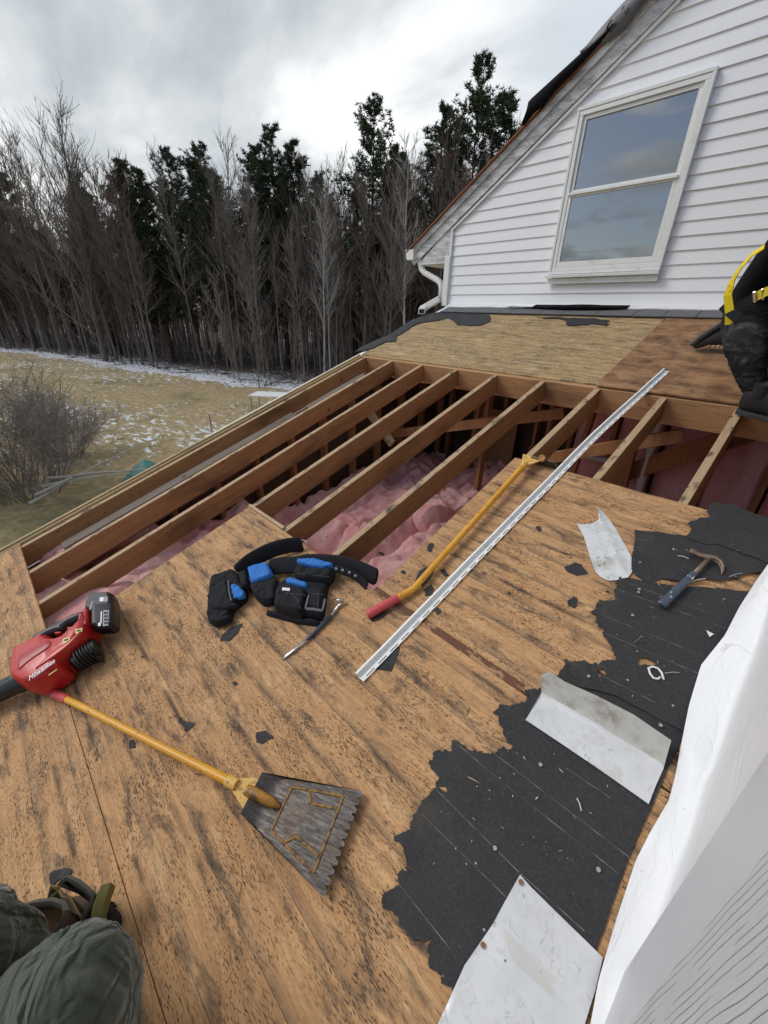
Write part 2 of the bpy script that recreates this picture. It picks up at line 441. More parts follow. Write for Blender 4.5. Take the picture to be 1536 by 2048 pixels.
M_chalk = simple('chalk', (.26, .245, .22), .9, var=.5, nscale=40)
def siding(t, p):
    v = t.coord(); n_ = t.noise(t.map(v, (.6, 1, 1.2)), 1, 4); g = t.noise(t.map(v, (5, 40, 60)), 1, 4, .6, .8)
    c = t.mix(n_, (.79, .79, .80), (.84, .84, .84)); c = t.mix(t.step(t.noise(v, 3, 5, .7), .6, .8, 0, .12), c, (.5, .5, .48))
    setc(t, p, c); bump(t, p, g, .0006)
M_sid = new_mat('white_siding', siding, .5, spec=.3)
M_trim = simple('white_trim', (.74, .74, .71), .45, var=.06, nscale=6, dirt=.35, dirtcol=(.42, .40, .34), dscale=7)
M_winfr = simple('aged_window_paint', (.76, .76, .73), .5, var=.06, nscale=12, dirt=.3, dirtcol=(.36, .35, .30), dscale=9)
def glass(t, p):
    setc(t, p, (.02, .025, .03)); p.inputs['Roughness'].default_value = .015
    p.inputs['Specular IOR Level'].default_value = 1.0; p.inputs['Coat Weight'].default_value = 0
    p.inputs['IOR'].default_value = 2.0
M_glass = new_mat('window_glass', glass, .015)
def peel(t, p):
    v = t.coord(); n_ = t.noise(t.map(v, (6, 6, 6)), 1, 6, .7); s_ = t.noise(t.map(v, (5, 22, 22), rot=(0, rad(-38), 0)), 1, 6, .7, .5)
    c = t.mix(t.step(s_, .38, .62), (.36, .36, .36), (.70, .70, .70)); c = t.mix(t.step(n_, .5, .68), c, (.62, .62, .61))
    setc(t, p, c); bump(t, p, s_, .003)
M_peel = new_mat('peeling_paint_board', peel, .8)
M_black = simple('black_membrane', (.008, .008, .009), .85, var=.4, nscale=10, spec=.1)
M_under = simple('grey_underlayment', (.17, .17, .175), .55, var=.3, nscale=9, dirt=.6, dirtcol=(.36, .36, .36), dscale=3)
def shingle(t, p):
    v = t.coord(); f = t.noise(v, 260, 3, .8); n_ = t.noise(v, 5, 3)
    setc(t, p, t.mix(f, t.mix(n_, (.05, .05, .055), (.09, .088, .09)), (.20, .20, .21))); bump(t, p, f, .002)
M_shin = new_mat('asphalt_shingle', shingle, .9)
M_rust = simple('roof_board_edge', (.23, .085, .035), .8, var=.5, nscale=20)
def pink(t, p):
    v = t.coord(); a = t.noise(v, 2.4, 6, .65); f = t.noise(t.map(v, (26, 26, 26)), 1, 6, .8, 1.2); k = t.noise(t.map(v, (70, 40, 60)), 1, 4, .8, 2.)
    c = t.mix(t.step(a, .3, .7), (.92, .36, .345), (.99, .60, .56)); c = t.mix(t.step(f, .35, .75, 0, .6), c, (.99, .76, .70))
    c = t.mix(t.step(k, .62, .8, 0, .5), c, (.55, .2, .2)); k2 = t.noise(t.map(v, (11, 11, 11)), 1, 6, .72, 1.6); c = t.mix(t.step(t.math('ABSOLUTE', t.math('SUBTRACT', k2, .5)), 0, .016, .5, 0), c, (.50, .17, .18)); c = t.mix(t.step(t.noise(v, 9, 5, .7), .58, .72, 0, .6), c, (.42, .23, .17))
    sp = t.vor(v, 34); c = t.mix(t.math('MULTIPLY', t.step(sp, .1, .2, 1, 0), t.step(t.noise(v, 6, 2), .52, .6)), c, (.04, .03, .025))
    setc(t, p, c); bump(t, p, t.math('ADD', t.math('ADD', f, t.math('MULTIPLY', k, .7)), k2), .012, 1.)
M_pink = new_mat('pink_fibreglass', pink, .95, spec=.1)
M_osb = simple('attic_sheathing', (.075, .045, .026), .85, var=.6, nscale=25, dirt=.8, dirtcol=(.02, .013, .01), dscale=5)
M_kraft = simple('kraft_board', (.30, .17, .07), .8, var=.4, nscale=8)
M_pvc = simple('pvc_pipe', (.55, .55, .52), .4, var=.08)
def metal_sheet(name, dirtiness):
    def b(t, p):
        v = t.coord(); n_ = t.noise(v, 5, 6, .7, .6); n2_ = t.noise(v, 22, 5, .7)
        c = t.mix(t.noise(v, 3, 2), (.60, .60, .60), (.76, .77, .78))
        st = t.noise(t.map(v, (4, 6, 4), (2, 2, 2)), 1, 5, .5, 2.2)
        ring = t.step(t.math('ABSOLUTE', t.math('SUBTRACT', st, .52)), .003, .010, .40, 0)
        c = t.mix(t.math('MULTIPLY', ring, t.step(n_, .42, .55)), c, (.28, .28, .25))
        c = t.mix(t.step(st, .52, .60, 0, .5), c, (.54, .53, .45))
        c = t.mix(t.step(t.noise(t.map(v, (9, 9, 9), (6, 6, 6)), 1, 8, .78, .2), .46, .72, 0, dirtiness * .8), c, (.40, .38, .33)); c = t.mix(t.step(n_, .55, .75, 0, dirtiness), c, (.25, .23, .19)); c = t.mix(t.step(n2_, .62, .72, 0, .7), c, (.2, .18, .15))
        ru = t.math('MULTIPLY', t.step(t.noise(v, 75, 4, .7), .55, .62), t.step(t.noise(v, 3.1, 3), .60, .68))
        c = t.mix(ru, c, (.13, .06, .03))
        sp = t.vor(v, 28); c = t.mix(t.math('MULTIPLY', t.step(sp, .05, .1, 1, 0), t.step(n_, .5, .55)), c, (.05, .045, .04))
        setc(t, p, c); rgh(t, p, t.step(n_, .3, .7, .3, .6)); bump(t, p, n2_, .0006)
    return new_mat(name, b, .45, .25)
M_flash = metal_sheet('aluminium_flashing', .55); M_flash2 = metal_sheet('dull_flashing', .8); M_flash3 = simple('grimy_flashing', (.52, .51, .47), .55, .1, var=.3, nscale=26, dirt=.75, dirtcol=(.22, .18, .14), dscale=11, dth=(.46, .7))
M_alu = simple('white_aluminium', (.84, .85, .83), .35, var=.06, nscale=8, dirt=.5, dirtcol=(.28, .27, .23), dscale=14, dth=(.56, .74))
M_slot = simple('slot_dark', (.03, .03, .03), .8)
def ypaint(t, p):
    v = t.coord(); f = t.noise(v, 45, 5, .75); c = t.mix(t.noise(v, 6, 3), (.62, .27, .018), (.82, .42, .04))
    c = t.mix(t.step(f, .56, .66, 0, .75), c, (.25, .12, .03)); setc(t, p, c); bump(t, p, f, .0005)
M_yel = new_mat('yellow_fibreglass', ypaint, .4)
def ypaint2(t, p):
    v = t.coord(); f = t.noise(v, 70, 4, .75); c = t.mix(t.noise(v, 20, 3), (.66, .36, .07), (.80, .50, .14))
    c = t.mix(t.step(f, .55, .62, 0, .8), c, (.20, .11, .04)); setc(t, p, c)
M_yel2 = new_mat('chipped_yellow_paint', ypaint2, .55)
def ochre(t, p):
    v = t.coord(); f = t.noise(v, 60, 4, .75); c = t.mix(f, (.22, .09, .015), (.62, .30, .04))
    c = t.mix(t.step(t.noise(v, 25, 4, .7), .5, .62, 0, .9), c, (.09, .05, .025)); setc(t, p, c); bump(t, p, f, .0006)
M_och = new_mat('worn_yellow_socket', ochre, .5)
M_redgrip = simple('red_grip', (.58, .075, .085), .5, var=.15, nscale=40)
def blade(t, p):
    v = t.coord(); s_ = t.noise(t.map(v, (22, 150, 40)), 1, 7, .8); n_ = t.noise(v, 14, 5, .7)
    c = t.mix(t.step(s_, .4, .68), (.070, .060, .054), (.155, .140, .128)); c = t.mix(t.step(n_, .5, .7, 0, .6), c, (.10, .065, .045))
    setc(t, p, c); bump(t, p, s_, .0006); rgh(t, p, t.step(s_, .3, .7, .6, .35))
M_blade = new_mat('worn_steel_blade', blade, .45, .75)
M_steel = simple('bare_steel', (.55, .56, .57), .28, .9, var=.2, nscale=20)
M_rib = simple('yellow_rib_paint', (.36, .18, .03), .6, var=.6, nscale=70, dirt=.85, dirtcol=(.05, .035, .025), dscale=60, dth=(.48, .6))
M_hamh = simple('rusty_hammer_steel', (.22, .15, .11), .5, .5, var=.4, nscale=60, dirt=.6, dirtcol=(.30, .29, .25), dscale=40)
def hgrip(t, p):
    v = t.coord(); c = t.mix(t.noise(v, 15, 3), (.035, .05, .085), (.07, .09, .13))
    c = t.mix(t.step(t.noise(v, 55, 3, .6), .62, .66), c, (.72, .72, .70)); c = t.mix(t.step(t.noise(t.map(v, loc=(3, 3, 3)), 28, 3, .6), .64, .67), c, (.35, .03, .05)); setc(t, p, c)
M_hgrip = new_mat('paint_spattered_grip', hgrip, .6)
M_fab = simple('black_canvas', (.020, .020, .023), .85, var=.4, nscale=25, bmp=.001, spec=.2)
M_fabtrim = simple('grey_piping', (.12, .13, .14), .7)
M_blue = simple('blue_canvas', (.045, .19, .55), .75, var=.25, nscale=30, bmp=.001, spec=.2)
M_tagw = simple('white_tag', (.75, .75, .75), .5)
M_chrome = simple('chrome', (.7, .7, .7), .2, 1., var=.05)
M_red = simple('red_plastic', (.52, .020, .016), .32, var=.12, nscale=12, dirt=.15, dirtcol=(.25, .12, .08), dscale=20)
M_redD = simple('dark_red_plastic', (.36, .014, .014), .4, var=.1)
M_blk = simple('black_plastic', (.015, .015, .016), .4, var=.3, nscale=20)
M_blkr = simple('black_rubber', (.018, .018, .019), .65, var=.3, nscale=40)
M_white = simple('white_print', (.82, .82, .82), .5, var=.02)
M_stk = simple('sticker_yellow', (.70, .62, .18), .5, var=.3, nscale=200)
M_navy = simple('navy_grip', (.03, .05, .095), .5)
M_ring = simple('white_plastic', (.70, .74, .70), .4, var=.05)
def wrap(t, p):
    v = t.coord(); cr = t.noise(t.map(v, (7, 2.5, 5)), 1, 6, .6, .8); lines = t.step(t.math('ABSOLUTE', t.math('SUBTRACT', t.noise(t.map(v, (5, 2.2, 4), (3, 3, 3)), 1, 3, .5, 1.2), .5)), .0, .006, .35, 0)
    c = t.mix(cr, (.76, .77, .78), (.86, .86, .86)); c = t.mix(t.math('MULTIPLY', lines, t.step(t.noise(v, 5, 3), .5, .6)), c, (.35, .34, .33))
    c = t.mix(t.step(t.noise(v, 11, 5, .7), .62, .76, 0, .3), c, (.5, .47, .42)); fo_ = t.math('ABSOLUTE', t.math('SUBTRACT', t.noise(t.map(v, (9, 3.0, 7), (8, 1, 2)), 1, 4, .55, .9), .5)); fo2 = t.math('ABSOLUTE', t.math('SUBTRACT', t.noise(t.map(v, (22, 12, 16), (1, 5, 2)), 1, 3, .55, .6), .5))
    c = t.mix(t.step(t.noise(t.map(v, (30, 60, 30)), 1, 4, .7), .70, .74, 0, .6), c, (.30, .28, .25))
    setc(t, p, c); bump(t, p, t.math('ADD', t.step(fo_, 0, .07), t.math('MULTIPLY', t.step(fo2, 0, .08), .15)), .0014, .7)
M_wrap = new_mat('house_wrap', wrap, .5, spec=.4)
def shake(t, p):
    v = t.coord(); wv = t.noise(t.map(v, (8, 8, 5)), 1, 3, .5, 0, 1)
    vv = t.n('ShaderNodeVectorMath', {0: v, 1: t.n('ShaderNodeVectorMath', {0: wv, 1: (.0, .02, .0)}, operation='MULTIPLY').outputs[0]}, operation='ADD').outputs[0]
    y = t.xyz(vv)[1]; per = t.math('PINGPONG', y, .0065)
    ln = t.math('MULTIPLY', t.step(per, .0, .0011, 1, 0), t.step(t.noise(t.map(v, (8, 40, 6)), 1, 3), .36, .5))
    c = t.mix(t.noise(v, 5, 4), (.54, .57, .60), (.66, .68, .70)); c = t.mix(t.math('MULTIPLY', ln, .32), c, (.34, .35, .36)); c = t.mix(t.step(t.noise(t.map(v, (4, 9, 6), (2, 2, 2)), 1, 6, .7), .55, .75, 0, .4), c, (.50, .45, .38))
    setc(t, p, c); bump(t, p, t.math('SUBTRACT', t.noise(t.map(v, (30, 200, 30)), 1, 3), t.math('MULTIPLY', ln, 2)), .001)
M_shake = new_mat('grooved_wall_shingle', shake, .6)
M_lav = simple('old_flat_siding', (.66, .67, .71), .55, var=.06, nscale=6, dirt=.3, dirtcol=(.45, .40, .33), dscale=10)
def olive(t, p):
    v = t.coord(); f = t.noise(v, 300, 2, .7); c = t.mix(t.noise(v, 5, 4), (.052, .060, .042), (.080, .090, .066)); c = t.mix(t.step(f, .4, .7, 0, .35), c, (.115, .122, .092))
    cr1 = t.math('ABSOLUTE', t.math('SUBTRACT', t.noise(t.map(v, (5, 9, 3), rot=(.4, .2, .6)), 1, 3, .5, .8), .5)); cr2 = t.math('ABSOLUTE', t.math('SUBTRACT', t.noise(t.map(v, (13, 7, 9), (4, 4, 4)), 1, 3, .5, .6), .5))
    setc(t, p, t.mix(t.step(cr1, 0, .02, .35, 0), c, (.03, .035, .027))); bump(t, p, t.math('ADD', t.math('ADD', t.math('MULTIPLY', f, .02), t.math('MULTIPLY', t.step(cr1, 0, .11), .5)), t.math('MULTIPLY', t.step(cr2, 0, .12), .22)), .030, .9)
    p.inputs['Sheen Weight'].default_value = .3
M_olive = new_mat('olive_trousers', olive, .9, spec=.15)
def workblack(t, p):
    v = t.coord(); z = t.xyz(v)[2]; n_ = t.noise(t.map(v, (7, 7, 18)), 1, 5, .6, 1.)
    c = t.mix(t.step(n_, .45, .75), (.016, .016, .017), (.085, .082, .078)); setc(t, p, c); bump(t, p, n_, .02, 1.)
M_work = new_mat('black_work_trousers', workblack, .85, spec=.2)
M_hood = simple('black_hoodie', (.010, .010, .012), .9, var=.3, nscale=10, spec=.15)
M_boot = simple('dark_boot', (.022, .023, .026), .6, var=.4, nscale=30)
M_sole = simple('boot_sole', (.05, .05, .052), .7, var=.4, nscale=50)
M_hyel = simple('yellow_webbing', (.80, .62, .02), .6, var=.1, nscale=60, bmp=.0005)
M_skin = simple('skin', (.50, .27, .18), .5, var=.1)
M_hair = simple('dark_hair', (.02, .014, .01), .7)
M_tan = simple('tan_canvas', (.19, .135, .065), .85, var=.35, nscale=20, bmp=.001, dirt=.4, dirtcol=(.06, .045, .03))
M_taupe = simple('taupe_webbing', (.085, .078, .068), .8, var=.25, nscale=60)
M_owebb = simple('olive_webbing', (.15, .13, .035), .75, var=.2)
M_tanD = simple('worn_leather', (.10, .062, .035), .7, var=.4, nscale=20)

# ------------------------------------------------------------------ the house with its stripped low roof
WY = 4.683                                        # front of the gable siding
house = thing('house', 'white sided house with a double hung window and its lower roof stripped to bare rafters', 'house', loc=(-1.0, WY, 0))
def hp(b, name, mat, M=W4, **k): return b.obj(name, mat, house, M, **k)
def zt(y): return CZ - D / math.cos(A) + y * math.tan(A)      # height of the deck at depth y

# clapboards on the gable, clipped by the two roof slopes
Z0 = CZ + .112
RK = [(-3.63, CZ + .907), (-1.63, CZ + 2.155), (.9, CZ + 3.02)]
def rake_x(z):
    for (x0, z0), (x1, z1) in zip(RK, RK[1:]):
        if z0 <= z <= z1: return x0 + (x1 - x0) * (z - z0) / (z1 - z0)
    return -3.6 if z < RK[0][1] else None
b = B(); k = 0; ex = .1047
while True:
    z0 = Z0 + k * ex; z1 = z0 + ex
    xa = rake_x(z0); xb = rake_x(z1)
    if xa is None or xb is None: break
    xa = max(xa, -3.6); xb = max(xb, -3.6)
    R_ = lambda x: 1.8 - x
    bow = .0012 * math.sin(k * 1.7)
    pts = [(xa, WY - .016 - bow, z0), (R_(xa), WY - .016, z0), (R_(xb), WY - .003, z1), (xb, WY - .003, z1)]
    pts += [(xa, WY - .016 - bow, z0), (R_(xa), WY - .016, z0), (R_(xa), WY - .001, z0 - .001), (xa, WY - .001, z0 - .001)]
    b.add(pts, [(0, 1, 2, 3), (4, 5, 6, 7)]); k += 1
hp(b, 'siding', M_sid)
b = B()
b.m = 0
poly = [(-3.6, CZ - .2), (-3.6, CZ + .9), (-1.63, CZ + 2.15), (.9, CZ + 3.0), (3.43, CZ + 2.15), (5.4, CZ + .9), (5.4, CZ - .2)]
b.rings([[(x, WY, z) for x, z in poly], [(x, WY + .12, z) for x, z in poly]])
hp(b, 'gable_wall', M_osb)
b = B(); b.box((-3.66, 9.0, CZ / 2 + .1), (.12, 8.4, CZ + .5)); b.box((5.46, 9.0, CZ / 2 + .1), (.12, 8.4, CZ + .5)); b.box((.9, 13.2, CZ / 2 + .1), (9.2, .12, CZ + .5))
hp(b, 'outer_wall', M_sid)
# starter strip and torn flashing at the foot of the wall
b = B(); b.box((.9, WY - .010, CZ + .082), (9.0, .014, .056)); hp(b, 'wall_flashing', M_trim)
# corner post, channel trims
b = B(); b.box((-3.632, WY - .022, CZ + .36), (.085, .05, .55), bev=.004); hp(b, 'corner_post', M_trim)
b = B()
b.bar((-3.597, WY - .027, CZ + .60), (-3.60, WY - .027, CZ + .915), .024, .022, (0, -1, 0))
b.bar((-3.612, WY - .027, CZ + .900), (RK[1][0], WY - .027, RK[1][1] - .004), .024, .024, (0, -1, 0))
b.bar((RK[1][0], WY - .0275, RK[1][1]), (RK[2][0], WY - .0275, RK[2][1]), .024, .024, (0, -1, 0))
hp(b, 'channel_trim', M_trim)
# rake: weathered board, overhanging roof boards, underlayment
rd = Vector((RK[1][0] - RK[0][0], 0, RK[1][1] - RK[0][1])).normalized(); rn = Vector((-rd.z, 0, rd.x))
P0 = Vector((-4.16, WY - .03, CZ + .575)); P1 = Vector((RK[1][0], WY - .03, RK[1][1])) + rn * 0
Lr = (P1 - P0).dot(rd)
def rk(s, t_, y): return tuple(Vector((RK[0][0], 0, RK[0][1])) + rd * s + rn * t_ + Vector((0, y, 0)))
b = B()
def quadslab(b, a, c, t0, t1, y0, y1):
    b.add([rk(a, t0, y0), rk(c, t0, y0), rk(c, t1, y0), rk(a, t1, y0), rk(a, t0, y1), rk(c, t0, y1), rk(c, t1, y1), rk(a, t1, y1)],
          [(0, 1, 2, 3), (4, 7, 6, 5), (0, 4, 5, 1), (3, 2, 6, 7), (0, 3, 7, 4), (1, 5, 6, 2)])
quadslab(b, -.66, 2.36, .012, .155, WY - .05, WY - .02)
quadslab(b, -.66, 2.36, .115, .175, WY - .075, WY - .052)
hp(b, 'rake_board', M_peel)
b = B()       # boxed return under the eave
q = [(-4.10, CZ + .585), (-3.675, CZ + .575), (-3.612, CZ + .60), (-3.614, CZ + .915), (-3.64, CZ + .93)]
b.rings([[(x, WY - .035, z) for x, z in q], [(x, WY + .02, z) for x, z in q]])
hp(b, 'eave_return', M_peel)
b = B(); b.box((-3.89, 7.6, CZ + .575), (.46, 5.9, .02)); b.box((-4.12, 7.6, CZ + .63), (.02, 5.9, .12)); hp(b, 'soffit', M_trim)
b = B(); quadslab(b, -.68, 2.36, .176, .192, WY - .11, WY + 8.4); 
hp(b, 'roof_board', M_rust)
b = B(); quadslab(b, -.66, .75, .193, .197, WY - .07, WY + 8.4)
quadslab(b, .75, 2.36, .194, .20, WY - .09, WY + 8.4)
hp(b, 'roof_underlayment', M_under)
b = B()      # upper slope behind the break, and the far side
b.add([(-1.75, WY - .09, CZ + 2.26), (.9, WY - .09, CZ + 3.17), (3.55, WY - .09, CZ + 2.26), (5.95, WY - .09, CZ + .72),
       (-1.75, WY + 8.4, CZ + 2.26), (.9, WY + 8.4, CZ + 3.17), (3.55, WY + 8.4, CZ + 2.26), (5.95, WY + 8.4, CZ + .72)],
      [(0, 1, 5, 4), (1, 2, 6, 5), (2, 3, 7, 6)])
hp(b, 'upper_roof', M_shin)
# black membrane flap hanging over the rake and a rolled grey edge with print
def blob_strip(name, mat, s0, s1, f0, f1, ylen):
    b = B(); b.smooth = True; n_ = 26
    ringsl = []
    for i in range(n_ + 1):
        s = s0 + (s1 - s0) * i / n_; a_ = f0(s); c_ = f1(s)
        ringsl.append([rk(s, a_, -0.12 - .02 * math.sin(s * 9) + WY), rk(s, (a_ + c_) / 2, WY - .15 - .015 * math.sin(s * 13)), rk(s, c_, WY - .11), rk(s, c_ - .006, WY + ylen), rk(s, .20, WY + ylen), rk(s, .20, WY - .09)])
    b.rings(ringsl); return hp(b, name, mat)
blob_strip('membrane_flap', M_black, 1.13, 1.98, lambda s: .172 - .008 * math.sin(s * 20), lambda s: .195 + .125 * min(1, (s - 1.13) / .10) - .10 * max(0, (s - 1.25) / .73), .6)
blob_strip('underlayment_roll', M_under, 1.72, 2.60, lambda s: .125 + .015 * math.sin(s * 9) + .11 * max(0, (2.02 - s) / .30), lambda s: .27 + .01 * math.sin(s * 7), 1.2)
def text(name, body, size, mat, M, parent, ext=.0006, shear=0, sx=1.):
    cu = bpy.data.curves.new(name, 'FONT'); cu.body = body; cu.size = size; cu.extrude = ext; cu.shear = shear; cu.align_x = 'CENTER'; cu.align_y = 'CENTER'
    to = bpy.data.objects.new(name, cu); link(to)
    dg = bpy.context.evaluated_depsgraph_get(); me = bpy.data.meshes.new_from_object(to.evaluated_get(dg)); bpy.data.objects.remove(to)
    me.materials.clear(); me.materials.append(mat); o = bpy.data.objects.new(name, me); link(o); o.parent = parent
    me.transform(Matrix.Scale(sx, 4, (1, 0, 0)))
    o.matrix_parent_inverse = mw(parent).inverted(); o.matrix_basis = M; return o
def rkM(s, t_, y, rot=0):
    Mx = Matrix((rd, rn, rd.cross(rn))).transposed().to_4x4(); return Matrix.Translation(rk(s, t_, y)) @ Mx @ Matrix.Rotation(rot, 4, 'Z')
text('printed_letters', 'C', .10, M_black, rkM(1.96, .185, WY - .154, rad(20)) @ Matrix.Rotation(rad(0), 4, 'X'), house)
text('printed_letters', 'HO', .042, M_black, rkM(2.07, .195, WY - .156, rad(-70)), house)
# gutter with its end, downspout and discharge elbow
b = B()
gp = [(-4.30, .78), (-4.30, .735), (-4.285, .72), (-4.285, .69), (-4.265, .665), (-4.16, .665), (-4.16, .78), (-4.165, .78), (-4.165, .672), (-4.262, .672), (-4.278, .693), (-4.278, .723), (-4.293, .738), (-4.293, .78)]
b.rings([[(x, WY - .10, CZ + z - .04) for x, z in gp], [(x, 13, CZ + z - .04) for x, z in gp]])
cap = gp[:7]; b.rings([[(x, WY - .104, CZ + z - .04) for x, z in cap], [(x, WY - .1005, CZ + z - .04) for x, z in cap]])
hp(b, 'gutter', M_trim)
b = B(); b.smooth = True
b.tube([(-4.13, WY + .02, CZ + .63), (-4.10, WY + .01, CZ + .55), (-4.075, WY, CZ + .51), (-4.03, WY, CZ + .475), (-3.80, WY - .005, CZ + .385), (-3.74, WY - .005, CZ + .35), (-3.715, WY - .005, CZ + .29), (-3.71, WY - .005, CZ + .16)], [.06, .048, .044, .042, .042, .044, .044, .044], 12, flat=.85)
hp(b, 'downspout', M_trim)
b = B()
e = .033
for a_, c_ in (((-3.70, WY - .04, CZ + .17), (-3.93, WY - .10, CZ + .055)), ((-3.945, WY - .08, CZ + .055), (-3.70, WY - .40, zt(WY - .40) + .060))):
    b.bar(a_, c_, .085, .068, (0, 0, 1), bev=.006)
hp(b, 'downspout_elbow', M_trim)
b = B(); b.bar((-3.705, WY - .393, zt(WY - .40) + .0605), (-3.6985, WY - .402, zt(WY - .40) + .0595), .060, .040); hp(b, 'spout_mouth', M_slot)

# window
wx0, wx1, wz0, wz1 = -2.270, -1.234, CZ + .385, CZ + 1.687
yw = WY - .025
win = B()
def frame(b, x0, x1, z0, z1, wd, y0, y1, bot=None):
    bw = bot or wd; yc = (y0 + y1) / 2; t_ = y1 - y0
    b.box(((x0 + x1) / 2, yc, z1 - wd / 2), (x1 - x0, t_, wd), bev=.003); b.box(((x0 + x1) / 2, yc, z0 + bw / 2), (x1 - x0, t_, bw), bev=.003)
    b.box((x0 + wd / 2, yc, (z0 + bw + z1 - wd) / 2), (wd, t_ - .001, z1 - z0 - wd - bw), bev=.003); b.box((x1 - wd / 2, yc, (z0 + bw + z1 - wd) / 2), (wd, t_ - .001, z1 - z0 - wd - bw), bev=.003)
frame(win, wx0, wx1, wz0, wz1, .026, yw - .036, yw + .01)
win_o = hp(win, 'window', M_trim)
win_o['_m'] = [c for r in W4 for c in r]
def wpart(b, name, mat):
    o = b.obj(name, mat, house); o.parent = win_o; o.matrix_parent_inverse = win_o.matrix_parent_inverse.inverted() @ mw(house).inverted() if False else Matrix.Identity(4); o.matrix_basis = W4; return o
b = B(); frame(b, wx0 + .027, wx1 - .027, wz0 + .027, wz1 - .027, .036, yw - .030, yw + .03); wpart(b, 'window_frame', M_winfr)
rz = CZ + 1.055
b = B(); frame(b, wx0 + .064, wx1 - .064, rz + .001, wz1 - .064, .030, yw - .012, yw + .02, .028); wpart(b, 'upper_sash', M_winfr)
b = B(); frame(b, wx0 + .064, wx1 - .064, wz0 + .064, rz, .030, yw - .026, yw - .013, .045); b.box(((wx0 + wx1) / 2, yw - .03, rz - .004), (wx1 - wx0 - .128, .03, .02), bev=.002); wpart(b, 'lower_sash', M_winfr)
b = B(); b.box(((wx0 + wx1) / 2, yw + .006, (rz + wz1 - .064) / 2), (wx1 - wx0 - .19, .004, wz1 - rz - .12)); b.box(((wx0 + wx1) / 2, yw - .014, (wz0 + rz) / 2 + .04), (wx1 - wx0 - .19, .004, rz - wz0 - .13)); wpart(b, 'pane', M_glass)
b = B(); b.box(((wx0 + wx1) / 2 - .003, yw - .048, wz0 - .018), (wx1 - wx0 + .012, .045, .026), (rad(6), 0, 0), bev=.003); b.box(((wx0 + wx1) / 2, yw - .02, wz0 - .060), (wx1 - wx0, .022, .048)); wpart(b, 'window_sill', M_winfr)

# deck panels (4 ft courses, 8 ft sheets), rafters, header, studs
def panel(name, u0, u1, v0, v1, mat, h=0.):
    b = B(); b.box(((u0 + u1) / 2, (v0 + v1) / 2, h - .006), (u1 - u0 - .003, v1 - v0 - .003, .012), bev=.001); return hp(b, name, mat, R4)
g = .0
panel('deck_panel', -3.50, -2.30, -1.84, -.62, M_ply); panel('deck_panel', -2.30, .14, -1.84, -.62, M_ply, -.0007); panel('deck_panel', .14, 2.6, -1.84, -.62, M_ply)
panel('deck_panel', -2.238, .20, -.62, .584, M_ply); panel('deck_panel', .20, 2.6, -.62, .584, M_ply, -.0006)
panel('deck_panel', -1.055, 1.38, .588, 1.80, M_ply)
panel('deck_panel', -3.55, -1.03, 2.835, 4.045, M_plyU, .0); panel('deck_panel', -3.55, -1.03, 4.048, 4.50, M_plyU)
panel('deck_panel', -1.025, 1.41, 2.806, 4.045, M_plyB, .013); panel('deck_panel', -1.025, 1.41, 4.048, 4.50, M_plyB, .006)
b = B(); b.box((-.69, .598, .0008), (.74, .030, .0022)); hp(b, 'seam_strip', M_rusty, R4)
b = B(); b.box((-2.04, .596, -.004), (.41, .020, .018)); hp(b, 'edge_batten', lumber('batten_wood', (.45, .31, .18), (.62, .46, .28), 0, tops=False, stain=.2), R4)
for u in (-3.055, -2.645, -2.235, -1.828, -1.41, -1.003, -.596, -.205, .20, .61, 1.02, 1.43):
    b = B(); jit = random.uniform(-.004, .004)
    lo, hi = -1.9, 2.800
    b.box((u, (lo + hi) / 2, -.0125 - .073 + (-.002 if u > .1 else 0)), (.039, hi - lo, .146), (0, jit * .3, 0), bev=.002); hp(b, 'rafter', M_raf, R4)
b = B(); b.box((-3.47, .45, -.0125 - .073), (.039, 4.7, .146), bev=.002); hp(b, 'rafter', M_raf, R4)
for u in (-3.055, -2.645, -2.235, -1.828, -1.41, -1.003, -.596, -.205, .20, .61, 1.02, 1.43, -3.47):
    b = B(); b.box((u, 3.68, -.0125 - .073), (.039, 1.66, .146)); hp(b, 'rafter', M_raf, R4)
b = B(); b.box((-.75, 2.822, -.013 - .092), (5.56, .040, .186), bev=.002); hp(b, 'header', M_hdr, R4)
# bare lumber laid between the outer rafters
b = B(); b.box((-3.33, .62, -.115), (.085, 2.1, .036), (0, rad(8), rad(-.6)), bev=.002); hp(b, 'blocking_board', M_gray, R4)
b = B(); b.box((-3.31, 2.22, -.125), (.085, .78, .036), (0, rad(6), rad(-.5)), bev=.002); hp(b, 'blocking_board', M_gray, R4)
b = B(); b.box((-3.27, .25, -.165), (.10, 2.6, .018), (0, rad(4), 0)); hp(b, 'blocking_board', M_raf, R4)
b = B(); b.box((-3.17, .1, -.19), (.16, 1.8, .014)); hp(b, 'blocking_board', M_gray, R4)
# rake trim at the outer edge
b = B(); b.box((-3.515, .45, -.07), (.012, 4.72, .14)); b.box((-3.545, .45, -.062), (.020, 4.72, .15), bev=.002); hp(b, 'rake_trim', lumber('trim_wood', (.42, .30, .15), (.62, .48, .28), 1, tops=False, stain=.25), R4)
b = B(); b.box((-3.575, 3.35, -.012), (.075, 2.35, .004), (0, rad(6), 0)); b.box((-3.612, 3.35, -.045), (.004, 2.35, .07)); b.box((-3.57, 1.55, .0045), (.030, 1.3, .003)); hp(b, 'drip_edge', M_alu, R4)
b = B()
u = -3.5; random.seed(3)
while u < 1.5:       # last shingle course under the siding
    wv = random.choice((.17, .24, .31, .33)); b.box((u + wv / 2, 4.33, .014 + random.uniform(0, .002)), (wv - .006, .30, .008), (rad(-1.2), 0, 0)); u += wv
hp(b, 'shingle_course', M_shin, R4)
b = B(); k_ = 60; up_ = []; lo_ = []; random.seed(12)
